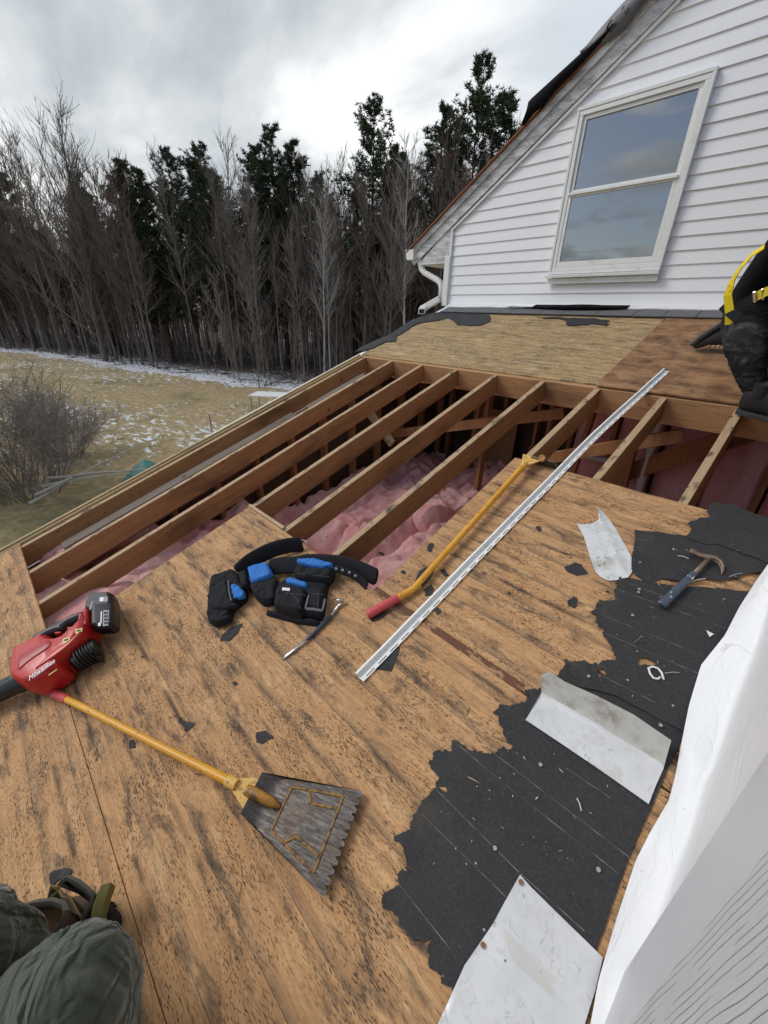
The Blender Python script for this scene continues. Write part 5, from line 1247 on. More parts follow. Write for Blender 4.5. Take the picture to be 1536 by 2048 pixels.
ribbon('belt', [(590, 208, .05), (680, 212, .055), (760, 222, .045), (850, 250, .03), (925, 285, .02)], .085, 0, .62, M_fab, .024)
ribbon('strap', [(715, 242, .055), (770, 256, .05), (830, 285, .03), (878, 330, .01)], .038, 0, .5, M_fab, .005)
b = B()
for q in ((725, 246, .058), (757, 253, .056), (790, 264, .05), (820, 281, .042)):
    p = Vector((*uv(380 + q[0] / 2.477, 1040 + q[1] / 2.477, q[2]), q[2] + .006)); b.tube([p + Vector((.0055 * math.cos(a_), .0045 * math.sin(a_), .003 * math.sin(a_))) for a_ in [i * math.pi / 5 for i in range(11)]], .0013, 5)
b.obj('grommet', M_chrome, tb, R4)
b = B(); bx_ = [Vector((*uv(380 + x / 2.477, 1040 + y / 2.477, h), h)) for x, y, h in ((548, 98, .055), (578, 104, .05), (574, 128, .03), (556, 130, .03))]; b.tube(bx_ + [bx_[0]], .0022, 6); b.tube([bx_[0].lerp(bx_[3], .5), bx_[1].lerp(bx_[2], .5)], .0016, 6); b.obj('buckle', M_chrome, tb, R4)
# left pouch
p_ = pouch('pouch', [(100, 300), (205, 250), (240, 262), (278, 345), (283, 385), (215, 440), (200, 485), (125, 525), (84, 500)], .002, .052, M_fab, .010, 1, 3, .010)
pouch('pocket', [(104, 350), (185, 300), (200, 400), (250, 425), (180, 445), (100, 440)], .045, .066, M_fab, .008, 1, 4, .006)
pouch('lining', [(202, 322), (232, 318), (270, 350), (272, 385), (208, 396)], .045, .064, M_blue, .007, 1, 5, .01)
ribbon('piping', [(190, 300, .066), (193, 350, .07), (204, 400, .07)], .008, 0, .5, M_fabtrim, .006)
pouch('tool_loop', [(120, 488), (208, 470), (200, 495), (128, 524)], .02, .058, M_fab, .010, 1, 6)
# middle pouch
pouch('pouch', [(286, 300), (415, 272), (440, 300), (440, 350), (420, 402), (355, 412), (322, 385), (300, 345)], .002, .070, M_fab, .016, 1, 7, .008)
pouch('pocket', [(340, 362), (420, 335), (428, 385), (400, 404), (352, 406)], .05, .082, M_fab, .012, 1, 8, .006)
pouch('panel', [(284, 242), (383, 210), (412, 270), (402, 290), (305, 322), (296, 290)], .045, .086, M_blue, .010, 1, 9, .004)
pouch('clip', [(240, 265), (285, 255), (292, 330), (262, 340), (246, 300)], .04, .078, M_fab, .008, 0, 10)
# right pouch
pouch('pouch', [(430, 330), (480, 295), (530, 290), (535, 200), (718, 222), (712, 290), (684, 312), (658, 490), (560, 480), (412, 445)], .002, .048, M_fab, .012, 1, 11, .006)
pouch('lining', [(538, 196), (625, 202), (712, 222), (712, 240), (655, 252), (530, 224)], .03, .078, M_blue, .006, 0, 12, .004)
pouch('pocket', [(526, 228), (650, 254), (715, 244), (700, 292), (640, 306), (515, 292)], .035, .080, M_fab, .012, 1, 13, .010)
pouch('lining', [(474, 304), (505, 290), (588, 318), (582, 348), (480, 322)], .03, .070, M_blue, .006, 0, 14, .004)
pouch('pocket', [(434, 332), (480, 318), (584, 350), (572, 420), (548, 474), (480, 460), (414, 440)], .03, .088, M_fab, .016, 1, 15, .007)
pouch('pocket', [(590, 340), (668, 346), (662, 400), (654, 452), (572, 440)], .03, .076, M_fab, .010, 0, 16, .004)
for pts in ([(588, 375, .08), (578, 410, .078), (572, 438, .072)], [(668, 392, .078), (662, 425, .076), (655, 450, .070)], [(574, 440, .074), (612, 442, .076), (654, 450, .070)]): ribbon('piping', pts, .012, 0, .4, M_fabtrim, .005)
pouch('flap', [(386, 446), (480, 464), (560, 482), (642, 500), (640, 522), (520, 506), (375, 466)], .004, .030, M_fab, .008, 0, 17)
b = B(); q = cp([(458, 335), (496, 338), (494, 352), (456, 348)], .09); b.rings([[(x, y, .0895) for x, y in ccw(q)], [(x, y, .0915) for x, y in ccw(q)]]); b.obj('label_tag', M_tagw, tb, R4)
def stitch(pts, h): 
    b = B(); P_ = [Vector((*uv(380 + x / 2.477, 1040 + y / 2.477, h), h)) for x, y in pts]; b.tube(P_, .0008, 4); b.obj('stitching', M_fabtrim, tb, R4)
for pts, h in (([(440, 350), (500, 365), (575, 372)], .089), ([(500, 365), (530, 390), (545, 440)], .089), ([(592, 362), (664, 368)], .078), ([(618, 368), (612, 438)], .078), ([(636, 368), (632, 440)], .078), ([(110, 385), (180, 345), (195, 330)], .069), ([(300, 330), (420, 298)], .073), ([(530, 262), (690, 282)], .083)): stitch(pts, h)

# white plastic ring and crumbs
b = B(); b.smooth = True; q = [Vector((*uv(1136 + x / 3.84, 1080 + y / 3.84, .014), .014)) for x, y in ((735, 1072), (720, 1020), (690, 985), (650, 972), (618, 985), (630, 1025), (655, 1060), (690, 1068), (708, 1052))]
b.tube(smoothpoly([(p.x, p.y) for p in q], 0) and q, .0036, 8); tag(b.obj('plastic_ring', M_ring, None, R4), 'white plastic ring lying open on the middle felt', 'ring')
for (px, py, lab) in ((1419, 1267, 'white paint chip on the felt near the house wrap'), (1347, 1098, 'tiny white chip on the felt left of the hammer head')):
    s_ = 1. if px > 1400 else .35; u, v = uv(px, py, .014); b = B(); b.prism([(u - .011 * s_, v + .008 * s_), (u + .011 * s_, v + .006 * s_), (u + .004 * s_, v - .013 * s_)], .012, .014); tag(b.obj('paint_chip', M_ring, None, R4), lab, 'paint chip')
for (px, py, qx, qy, lab) in ((1355, 1112, 1377, 1118, 'thin white splinter left of the hammer neck'), (1381, 1164, 1411, 1158, 'curved white splinter under the hammer'), (1154, 1596, 1163, 1621, 'white splinter on the large felt'), (1329, 1347, 1358, 1346, 'grey wire beside the plastic ring'), (1458, 1154, 1485, 1147, 'rusty wire below the hammer claw')):
    b = B(); u, v = uv(px, py, .016); u2, v2 = uv(qx, qy, .016); h = .0135 if py > 1480 else .018; b.tube([(u, v, h), ((u + u2) / 2, (v + v2) / 2 + .002, h + .003), (u2, v2, h)], .0013, 5); tag(b.obj('splinter', M_ring if 'white' in lab else M_nzinc, None, R4), lab, 'splinter')
# ------------------------------------------------------------------ leaf blower
bl = thing('leaf_blower', 'red and black cordless leaf blower lying on its side with its black battery up', 'leaf blower', R4, (*uv(120, 1330), 0))
HB = .085
def bc(pts, h=HB): return [uv(x / 3.84, 1150 + y / 3.84, h) for x, y in pts]
def bpart(name, pts, h0, h1, mat, ins=.02, s=1, steps=4, htr=None):
    b = B(); b.smooth = True; b.pillow(smoothpoly(bc(pts, htr or (h0 + h1) / 2), s), h0, h1, ins, steps); return b.obj(name, mat, bl, R4, smooth=True, auto=rad(38))
body = [(128, 830), (124, 770), (135, 700), (155, 612), (205, 575), (250, 560), (330, 515), (410, 480), (440, 515), (500, 520), (560, 500), (570, 445), (640, 430), (662, 340), (722, 322), (718, 440), (690, 480), (640, 560), (512, 690), (518, 722), (480, 770), (410, 815), (330, 860), (240, 890), (180, 866)]
bpart('housing', body, .018, .150, M_red, .022, 1, 5)
bpart('housing_panel', [(165, 640), (230, 600), (330, 550), (410, 500), (450, 545), (380, 610), (270, 680), (170, 770), (150, 740)], .10, .155, M_redD, .012, 1)
bpart('housing_rib', [(430, 590), (560, 520), (650, 440), (668, 452), (590, 545), (500, 620), (300, 760), (290, 745)], .10, .156, M_red, .010, 1)
bpart('handle', [(248, 570), (246, 530), (268, 488), (340, 445), (450, 385), (560, 325), (650, 288), (676, 300), (668, 335), (600, 365), (520, 400), (492, 445), (440, 455), (360, 490), (300, 540)], .055, .118, M_blk, .022, 1)
bpart('trigger', [(420, 455), (490, 440), (496, 462), (440, 478)], .06, .10, M_redD, .008, 0)
bpart('battery_dock', [(668, 345), (690, 270), (735, 275), (728, 330), (722, 420), (690, 440), (668, 400)], .04, .135, M_red, .014, 1)
bt = bpart('battery', [(682, 290), (688, 238), (742, 162), (876, 156), (890, 205), (884, 385), (848, 412), (732, 426), (728, 320)], .055, .140, M_blk, .012, 0, 4)
bpart('battery_face', [(740, 235), (870, 228), (868, 375), (842, 398), (744, 410)], .11, .1445, M_blkr, .006, 0)
def uvp(x, y, h): return Vector((*uv(x / 3.84, 1150 + y / 3.84, h), h))
def flat_on(name, pts, h, mat, parent=bl, th=.0012):
    b = B(); q = ccw(bc(pts, h)); b.rings([[(x, y, h) for x, y in q], [(x, y, h + th) for x, y in q]]); return b.obj(name, mat, parent, R4)
M_grayp = simple('grey_print', (.30, .30, .31), .5, var=.4, nscale=150)
flat_on('battery_label', [(793, 272), (838, 270), (832, 388), (790, 394)], .1447, M_grayp)
for i in range(4): flat_on('battery_print', [(800, 284 + i * 26), (830, 282 + i * 26), (828, 298 + i * 26), (799, 300 + i * 26)], .146, M_blkr)
flat_on('battery_print', [(776, 280), (784, 280), (780, 370), (772, 370)], .1447, M_white); flat_on('battery_print', [(757, 368), (775, 367), (773, 392), (755, 393)], .1447, M_white)
flat_on('fuel_gauge', [(764, 170), (828, 166), (826, 206), (764, 210)], .142, M_grayp); flat_on('fuel_gauge', [(770, 174), (796, 172), (795, 200), (768, 203)], .1435, M_white); flat_on('battery_print', [(702, 208), (716, 196), (700, 262), (686, 270)], .1395, M_grayp)
for q in ([(484, 490), (536, 476), (536, 505), (486, 530)], [(580, 420), (632, 406), (632, 432), (582, 456)]):
    flat_on('warning_sticker', q, .152, M_stk)
    cx = sum(p[0] for p in q) / 4; cy = sum(p[1] for p in q) / 4; flat_on('warning_sticker', [(cx - 16, cy - 4), (cx + 14, cy - 12), (cx + 14, cy - 2), (cx - 16, cy + 8)], .1535, M_blkr)
b = B(); b.smooth = True
c0, c1 = uvp(560, 690, .075), uvp(745, 560, .075); ax_ = (c1 - c0)
for i in range(7):
    f = .30 + i * .115; r = .030 + .020 * math.sin(math.pi * min(1, .45 + f * .4)) ; p = c0 + ax_ * f; b.tube([p - ax_ * .018, p - ax_ * .010, p + ax_ * .034, p + ax_ * .042], [r - .006, r, r, r - .006], 20)
b.tube([c0 + ax_ * .1, c0 + ax_ * 1.05], [.034, .036], 18); b.obj('intake_vent', M_blkr, bl, R4, auto=rad(35))
bpart('intake_base', [(505, 700), (560, 630), (640, 560), (700, 475), (735, 500), (765, 545), (772, 650), (700, 640), (600, 690), (520, 722)], .012, .10, M_blk, .02, 1)
b = B(); b.smooth = True; n0, n1 = uvp(215, 790, .078), uvp(-190, 985, .060); dn = n1 - n0
b.tube([n0, n0 + dn * .16, n0 + dn * .18, n1, n1 + dn * .6], [.050, .050, .0465, .044, .036], 24); b.obj('nozzle', M_blk, bl, R4, auto=rad(35))
b = B(); b.bar(n0 + dn * .2 + Vector((0, 0, .0455)), n1 + dn * .3 + Vector((0, 0, .041)), .006, .004); b.obj('nozzle_rib', M_blkr, bl, R4)
lo0, lo1 = uvp(232, 790, .1555), uvp(402, 668, .1555); dl = lo1 - lo0; cl = (lo0 + lo1) / 2
Ml = R4 @ Matrix.Translation(cl) @ Matrix.Rotation(math.atan2(dl.y, dl.x), 4, 'Z')
text('logo', 'Milwaukee', .042, M_white, Ml, bl, .0006, .35, dl.length / .175 * 1.15)
b = B(); q = [Vector((*p, .1560)) for p in [(-.075, -.018), (.012, -.016), (.004, -.023), (.082, -.020), (-.005, -.030), (.004, -.0215)]]; b.rings([[tuple(p) for p in q], [(p.x, p.y, p.z + .001) for p in q]]) if False else None
def bolt(pts): 
    b = B(); b.rings([[(x, y, -.001) for x, y in pts], [(x, y, .0006) for x, y in pts]]); return b
sc_l = dl.length / .16
bolt([(x * sc_l, y * sc_l) for x, y in [(-.06, -.030), (.010, -.020), (.006, -.027), (.085, -.010), (.016, -.0195), (.019, -.0135)]]).obj('logo_bolt', M_white, bl, Ml)
flat_on('logo_underline', [(372, 768), (440, 722), (440, 727), (376, 772)], .1555, M_stk)

# ------------------------------------------------------------------ scraps of felt and splinters on the deck
random.seed(77)
def scrap(pts, label, seed, h=.001, amp=.003, mat=None, bend=.004):
    random.seed(seed); poly = jag([uv(*p) for p in pts], amp, 2); b = B(); sheet(b, poly, .012, lambda u, v: h + bend * abs(nz(u, v, seed, 20, 2)), .0018)
    o = b.obj('felt_scrap', mat or M_felt, None, R4); tag(o, label, 'felt scrap', 'torn scraps of black felt'); return o
c4 = lambda x, y: (380 + x / 2.477, 1040 + y / 2.477); c9 = lambda x, y: (100 + x / 3.072, 1280 + y / 3.072)
scrap([c4(*p) for p in [(150, 600), (165, 565), (210, 530), (262, 515), (240, 560), (195, 600)]], 'leaf shaped felt scrap below the left pouch of the tool belt', 1)
scrap([c4(*p) for p in [(915, 740), (1000, 620), (1040, 630), (998, 752)]], 'felt scrap poking out from under the drip edge strip', 2, .0005, .001)
scrap([c4(*p) for p in [(1140, 250), (1165, 238), (1215, 240), (1190, 290), (1150, 335), (1115, 310)]], 'felt scrap lying under the yellow handle near its bend', 3)
scrap([c4(*p) for p in [(1160, 345), (1195, 320), (1210, 345), (1200, 375), (1165, 378)]], 'felt scrap between the yellow handle and the drip edge strip', 4)
scrap([c4(*p) for p in [(1240, 250), (1260, 245), (1285, 275), (1265, 285)]], 'narrow felt scrap touching the drip edge strip', 5)
scrap([c4(*p) for p in [(1178, 130), (1195, 115), (1210, 120), (1195, 160), (1176, 155)]], 'square felt scrap at the edge of the middle deck panel', 6, amp=.001)
scrap([c4(*p) for p in [(888, 490), (960, 455), (985, 460), (930, 500), (900, 505)]], 'felt scrap under the red grip', 7, .0005)
scrap([c4(*p) for p in [(1045, 258), (1060, 250), (1072, 262), (1058, 270)]], 'tiny felt scrap at the panel edge left of the yellow handle', 8)
scrap([c9(*p) for p in [(782, 475), (810, 478), (830, 500), (880, 508), (888, 525), (850, 560), (828, 560), (820, 530), (790, 505)]], 'forked felt scrap above the lying yellow fork handle', 9)
scrap([c9(*p) for p in [(1270, 570), (1330, 558), (1375, 600), (1310, 640), (1270, 630)]], 'felt scrap with a nail hole right of the forked scrap', 10)
scrap([c9(*p) for p in [(488, 620), (510, 612), (530, 632), (515, 665), (490, 668)]], 'small felt scrap just below the lying yellow fork handle', 11)
scrap([c9(*p) for p in [(1118, 262), (1140, 255), (1155, 270), (1135, 282)]], 'small felt crumb in the middle of the deck', 12)
scrap([c9(*p) for p in [(0, 1440), (30, 1415), (95, 1400), (130, 1405), (135, 1435), (60, 1470), (10, 1520)]], 'felt scrap tucked behind the canvas tool pouch', 13)
z8_ = lambda x, y: (980 + x / 2.763, 980 + y / 2.763)
scrap([z8_(*p) for p in [(408, 430), (470, 403), (505, 415), (542, 465), (480, 475), (430, 455)]], 'felt scrap left of the twisted flashing', 14)
scrap([z8_(*p) for p in [(430, 610), (455, 590), (482, 600), (478, 645), (462, 657), (432, 640)]], 'hexagonal felt scrap below the twisted flashing', 15)
scrap([z8_(*p) for p in [(250, 205), (275, 202), (285, 222), (268, 230)]], 'tiny felt crumb right of the drip edge strip on the middle panel', 16)
scrap([c4(*p) for p in [(1212, 445), (1232, 438), (1245, 455), (1225, 470)]], 'tiny felt crumb beside the drip edge strip', 17)
scrap([c7(*p) for p in [(600, 155), (640, 150), (660, 165), (640, 200), (615, 195)]], 'felt scrap under the upper corner of the long folded flashing', 18)
# scraps that fell onto the insulation and onto the attic floor
def scrapW(px, py, r, label, seed):
    rr_ = ray(px, py); z = -1.86; p = rr_ * (z / rr_[2]); random.seed(seed); pts = [(p[0] + r * math.cos(a_) * random.uniform(.5, 1.3), p[1] + r * .8 * math.sin(a_) * random.uniform(.5, 1.3)) for a_ in [i * .785 for i in range(8)]]
    b = B(); sheet(b, pts, .03, lambda u, v: CZ + z + .02 * nz(u, v, seed, 8, 2), .003); o = b.obj('felt_scrap', M_felt); tag(o, label, 'felt scrap', 'torn scraps of black felt')
scrapW(693, 1058, .10, 'felt scrap fallen on the pink insulation left of the third bare rafter', 21); scrapW(790, 1060, .09, 'felt scrap on the pink insulation under the third bare rafter', 22); scrapW(762, 1108, .035, 'small felt crumb on the pink insulation near the belt end', 23); scrapW(640, 1048, .03, 'small dark crumb on the pink insulation beside the long rafter', 24)
# splinters and nail chips scattered by the stripping work
rnd = random.Random(99)
def chip(u, v, L, a_, mat, name, label, grp, w_=.0012, up=.002):
    b = B(); d = Vector((math.cos(a_), math.sin(a_), rnd.uniform(-.1, .3) * 1)) * L / 2; c = Vector((u, v, up + abs(d.z))); b.tube([c - d, c + Vector((0, 0, .001)), c + d], [w_ * .4, w_, w_ * .2], 4); tag(b.obj(name, mat, None, R4), label, 'debris', grp)
M_spl = simple('wood_splinter', (.16, .085, .04), .8); M_spl2 = simple('pale_splinter', (.62, .46, .28), .8)
for i in range(95):
    u = rnd.uniform(-2.1, -.15); v = rnd.uniform(-.55, .55) if rnd.random() < .7 else rnd.uniform(.6, 1.75)
    if v > .55 and u < -1.0: continue
    chip(u, v, rnd.uniform(.008, .045), rnd.uniform(0, 3.14), M_spl if rnd.random() < .7 else M_spl2, 'wood_splinter', 'thin wood splinter among many scattered over the bare deck', 'wood splinters on the deck', rnd.uniform(.0007, .0018))
for i in range(60):
    u = rnd.uniform(-.32, .08); v = rnd.uniform(.0, 1.6); L = rnd.uniform(.003, .012)
    chip(u, v, L, rnd.uniform(0, 3.14), M_ring if rnd.random() < .6 else M_spl2, 'grit_crumb', 'pale crumb of grit among many on the black felt', 'grit on the black felt', rnd.uniform(.0006, .0015), .006 if v < .75 else .012)

# ------------------------------------------------------------------ people
def skin_mesh(joints, bones, root, sub=2):
    me = bpy.data.meshes.new('tmp'); names = list(joints); me.from_pydata([joints[k][0] for k in names], [(names.index(a_), names.index(c_)) for a_, c_ in bones], [])
    o = link(bpy.data.objects.new('tmp', me)); md = o.modifiers.new('s', 'SKIN'); md.use_smooth_shade = True; md.branch_smoothing = .6
    for i, k in enumerate(names):
        r = joints[k][1]; r = r if isinstance(r, tuple) else (r, r); sv = me.skin_vertices[0].data[i]; sv.radius = r; sv.use_root = (k == root)
    s_ = o.modifiers.new('u', 'SUBSURF'); s_.levels = sub; s_.render_levels = sub
    dg = bpy.context.evaluated_depsgraph_get(); m2 = bpy.data.meshes.new_from_object(o.evaluated_get(dg)); bpy.data.objects.remove(o); return m2
def figure(parent, M, joints, bones, root, mats, pick, wrinkle, name='body', sub=3):
    me = skin_mesh(joints, bones, root, sub); me.materials.clear(); [me.materials.append(m) for m in mats]
    me.update(); nrm = [v.normal.copy() for v in me.vertices]
    for v, n_ in zip(me.vertices, nrm): v.co += n_ * wrinkle(v.co)
    for p in me.polygons: p.material_index = pick(p.center); p.use_smooth = True
    o = link(bpy.data.objects.new(name, me)); o.parent = parent; o.matrix_parent_inverse = mw(parent).inverted(); o.matrix_basis = M; return o
def seg_folds(joints, spots):
    """cloth folds: rings bunched near given joints plus long soft noise"""
    S_ = [(Vector(joints[k][0]), Vector(d).normalized(), amp, fr, rr_) for k, d, amp, fr, rr_ in spots]
    def f(c):
        w_ = .004 * nz(c.x, c.y, c.z * 6, 6, 3)
        for p, d, amp, fr, rr_ in S_:
            q = (c - p); L = q.length
            if L < rr_: t_ = q.dot(d) + .02 * nz(c.x * 2, c.y * 2, c.z * 5, 5, 2); w_ += amp * (1 - L / rr_) * (abs(math.sin(t_ * fr)) ** .7 - .5)
        return w_
    return f
UPW = Vector((0, math.sin(A), math.cos(A)))      # world up in roof coordinates
def hand(parent, M, wrist, dirv_, palm_n, mat, curl=.5, L=.18):
    b = B(); b.smooth = True; w_ = Vector(wrist); d = Vector(dirv_).normalized(); n_ = Vector(palm_n).normalized(); s_ = d.cross(n_).normalized(); n_ = s_.cross(d)
    b.rings([[w_ + d * L * f + s_ * math.cos(a_) * wd + n_ * math.sin(a_) * th for a_ in [i * .5236 for i in range(12)]] for f, wd, th in ((-.05, .026, .020), (.12, .032, .017), (.34, .041, .015), (.50, .042, .013), (.56, .036, .008))])
    for i, (off, ln) in enumerate(((-.031, .068), (-.011, .078), (.010, .074), (.030, .058))):
        p = w_ + d * L * .50 + s_ * off; c = d; pts = [p]
        for k in range(3): ang = curl * (.5 + .4 * k); c = (d * math.cos(ang * (k + 1) * .7) + n_ * math.sin(ang * (k + 1) * .7)); pts.append(pts[-1] + c * ln * (.45, .32, .23)[k])
        b.tube(pts, [.0095, .009, .0082, .006], 8)
    p = w_ + d * L * .14 - s_ * .030; t1 = (d * .7 - s_ * .65 + n_ * .25).normalized(); b.tube([p, p + t1 * .035, p + t1 * .06 + d * .012, p + t1 * .065 + d * .035], [.013, .0115, .0105, .007], 8)
    b.obj('hand', mat, parent, M, auto=rad(60))
def boot(parent, M, ankle, toe_dir, up, L=.29, mat=M_boot, sole=M_sole):
    a_ = Vector(ankle); t_ = Vector(toe_dir).normalized(); u_ = Vector(up); u_ = (u_ - t_ * u_.dot(t_)).normalized(); s_ = t_.cross(u_)
    def ring(x, z0, z1, w_): return [a_ + t_ * x + s_ * (math.cos(q) * w_ * (abs(math.cos(q)) ** -.25 if abs(math.cos(q)) > .05 else 1)) * 1. + u_ * ((z0 + z1) / 2 + math.sin(q) * (z1 - z0) / 2) for q in [i * math.pi / 8 for i in range(16)]]
    b = B(); b.smooth = True; k = L / .29
    b.rings([ring(x * k, z0, z1, w_ * .92) for x, z0, z1, w_ in ((-.088, -.055, .03, .022), (-.078, -.068, .07, .036), (-.03, -.07, .095, .044), (.03, -.07, .085, .043), (.075, -.07, .035, .044), (.12, -.07, -.002, .048), (.165, -.07, -.015, .047), (.195, -.065, -.025, .034), (.205, -.055, -.035, .018))])
    b.tube([a_ + u_ * .03 - t_ * .012, a_ + u_ * .07 - t_ * .015, a_ + u_ * .095 - t_ * .016], [.046, .046, .045], 16); bo = b.obj('boot', mat, parent, M, auto=rad(60)); 
    b = B()
    def outline(g_): return [(-.095, 0), (-.085, .034), (-.02, .040), (.05, .040), (.12, .051), (.18, .045), (.21, .02), (.213, -.005), (.20, -.03), (.15, -.05), (.10, -.05), (.03, -.038), (-.05, -.037), (-.088, -.028)]
    b.rings([[a_ + t_ * x * k + s_ * y * .96 + u_ * (z + (.012 if x > .17 else 0)) for x, y in outline(0)] for z in (-.092, -.070)]); b.obj('sole', sole, parent, M, bevel=.003)
    b = B()
    for i in range(5):
        x = .035 + i * .022; z = .082 - i * .018; b.tube([a_ + t_ * x * k + s_ * .026 + u_ * (z - .004), a_ + t_ * (x + .008) * k + u_ * (z + .008), a_ + t_ * x * k - s_ * .026 + u_ * (z - .004)], .0028, 5)
    b.obj('laces', M_blkr, parent, M)
def head(parent, M, c, face, up, hairmat, cap=None):
    c = Vector(c); f = Vector(face).normalized(); u_ = Vector(up); u_ = (u_ - f * u_.dot(f)).normalized(); s_ = f.cross(u_)
    b = B(); b.smooth = True; b.rings([[c + u_ * z + f * (oy + math.sin(q) * ry) + s_ * math.cos(q) * rx for q in [i * math.pi / 9 for i in range(18)]] for z, rx, ry, oy in ((-.115, .030, .035, .035), (-.10, .048, .058, .022), (-.07, .060, .078, .012), (-.03, .070, .090, .004), (.01, .075, .096, .0), (.05, .076, .098, -.003), (.085, .066, .084, -.006), (.11, .042, .055, -.008), (.12, .015, .02, -.008))])
    b.tube([c + u_ * .012 + f * .088, c - u_ * .012 + f * .108, c - u_ * .026 + f * .112, c - u_ * .034 + f * .092], [.008, .012, .014, .009], 8)
    for q in (-1, 1): b.tube([c + s_ * q * .073 + u_ * .02, c + s_ * q * .084 + u_ * .002, c + s_ * q * .076 - u_ * .03], [.010, .014, .009], 8)
    b.obj('head', M_skin, parent, M, auto=rad(60))
    b = B(); b.smooth = True
    for q in (-1, 1): b.tube([c + s_ * q * .040 + f * .083 + u_ * .008, c + s_ * q * .022 + f * .091 + u_ * .009], [.007, .007], 8)
    b.obj('eye', M_tagw, parent, M)
    b = B(); b.smooth = True; b.tube([c - s_ * .024 + f * .088 - u_ * .055, c + f * .097 - u_ * .056, c + s_ * .024 + f * .088 - u_ * .055], [.003, .006, .003], 6); b.obj('mouth', simple('lips', (.35, .14, .12), .5), parent, M)
    b = B(); b.smooth = True; b.rings([[c + u_ * z + f * (oy + math.sin(q) * ry) + s_ * math.cos(q) * rx for q in [i * math.pi / 9 for i in range(18)]] for z, rx, ry, oy in ((-.05, .062, .05, -.045), (0, .079, .075, -.028), (.045, .083, .098, -.010), (.085, .074, .094, -.008), (.115, .05, .064, -.008), (.13, .02, .026, -.008))]); b.obj('hair', hairmat, parent, M)

# the roofer by the gable
wk = thing('person', 'roofer in black hoodie and work trousers with a yellow harness kneeling by the gable wall', 'person', R4, (-.25, 3.2, 0))
J = {'pelvis': ((-.375, 3.24, .33), (.165, .15)), 'waist': ((-.36, 3.18, .50), (.150, .14)), 'chest': ((-.27, 3.10, .74), (.175, .15)), 'upper': ((-.20, 3.08, .88), (.15, .13)), 'neck': ((-.11, 3.08, .98), .06), 'skull': ((-.05, 3.08, 1.05), .07),
     'hipL': ((-.36, 3.12, .30), .125), 'kneeL': ((-.275, 2.78, .34), .088), 'shinL': ((-.215, 2.75, .20), .072), 'ankL': ((-.150, 2.735, .10), .052),
     'hipR': ((-.35, 3.38, .28), .12), 'kneeR': ((-.02, 3.50, .10), .085), 'shinR': ((-.24, 3.50, .09), .07), 'ankR': ((-.44, 3.50, .13), .052),
     'shL': ((-.17, 2.96, .86), .075), 'elbL': ((.06, 2.92, .70), .052), 'wrL': ((.22, 3.02, .52), .034), 'shR': ((-.17, 3.26, .86), .075), 'elbR': ((.08, 3.32, .66), .052), 'wrR': ((.24, 3.30, .48), .034)}
BN = [('pelvis', 'waist'), ('waist', 'chest'), ('chest', 'upper'), ('upper', 'neck'), ('neck', 'skull'), ('pelvis', 'hipL'), ('hipL', 'kneeL'), ('kneeL', 'shinL'), ('shinL', 'ankL'), ('pelvis', 'hipR'), ('hipR', 'kneeR'), ('kneeR', 'shinR'), ('shinR', 'ankR'), ('upper', 'shL'), ('shL', 'elbL'), ('elbL', 'wrL'), ('upper', 'shR'), ('shR', 'elbR'), ('elbR', 'wrR')]
figure(wk, R4, J, BN, 'pelvis', [M_work, M_hood, M_skin], lambda c: 2 if c.z > .97 and c.x > -.13 else (1 if c.z > .46 or (c.x > .04 and c.y < 3.42 and c.z > .3) else 0), seg_folds(J, [('kneeL', (0, .4, 1), .036, 95, .2), ('hipL', (1, .6, .5), .012, 60, .2), ('ankL', (0, 0, 1), .024, 110, .14), ('waist', (.6, 0, 1), .016, 70, .22), ('chest', (.6, .3, 1), .012, 45, .25), ('kneeR', (1, 0, 0), .012, 80, .18)]))
boot(wk, R4, (-.125, 2.705, .095), (.96, -.22, .0), (0, 0, 1), .29)
boot(wk, R4, (-.47, 3.50, .145), (-.62, .0, -.60), (.6, 0, .55), .27)
head(wk, R4, (-.02, 3.08, 1.12), (.75, 0, -.5), (.5, 0, .8), M_hair)
hand(wk, R4, (.22, 3.02, .52), (.5, .2, -.8), (-.6, 0, -.4), M_skin); hand(wk, R4, (.24, 3.30, .48), (.5, -.1, -.85), (-.6, 0, -.4), M_skin)
def strap(parent, M, pts, w_, mat, name, nrm, th=.004):
    b = B(); P_ = [Vector(p) for p in pts]; rg = []
    for i, p in enumerate(P_):
        d = (P_[min(i + 1, len(P_) - 1)] - P_[max(i - 1, 0)]).normalized(); n_ = Vector(nrm[i] if isinstance(nrm, list) else nrm); n_ = (n_ - d * n_.dot(d)).normalized(); s_ = d.cross(n_); rg.append([p - s_ * w_ / 2, p + s_ * w_ / 2, p + s_ * w_ / 2 + n_ * th, p - s_ * w_ / 2 + n_ * th])
    b.rings(rg); return b.obj(name, mat, parent, M)
def rp(px, py, v):       # roof coordinates of a pixel at a chosen v
    lo, hi = -.5, 2.5
    for _ in range(40):
        m_ = (lo + hi) / 2
        if uv(px, py, m_)[1] > v: lo = m_
        else: hi = m_
    return Vector((uv(px, py, lo)[0], v, lo))
wz = lambda x, y, v: rp(1336 + x / 4.55, 450 + y / 4.55, v)
b1 = [wz(560, 905, 2.97), wz(565, 800, 2.97), wz(545, 640, 2.985), wz(575, 545, 2.99), wz(615, 460, 2.99), wz(680, 370, 2.98), wz(770, 270, 2.98), wz(880, 200, 2.98)]
strap(wk, R4, b1[:4], .042, M_hyel, 'harness_strap', [(-.25, -1, .2), (-.25, -1, .2), (-.4, -1, .2), (-.8, -.9, .2)]); strap(wk, R4, b1[3:], .042, M_hyel, 'harness_strap', [(-.8, -.9, .2), (-1, -.5, .2), (-1, -.35, .2), (-1, -.3, .3), (-1, -.3, .4)])
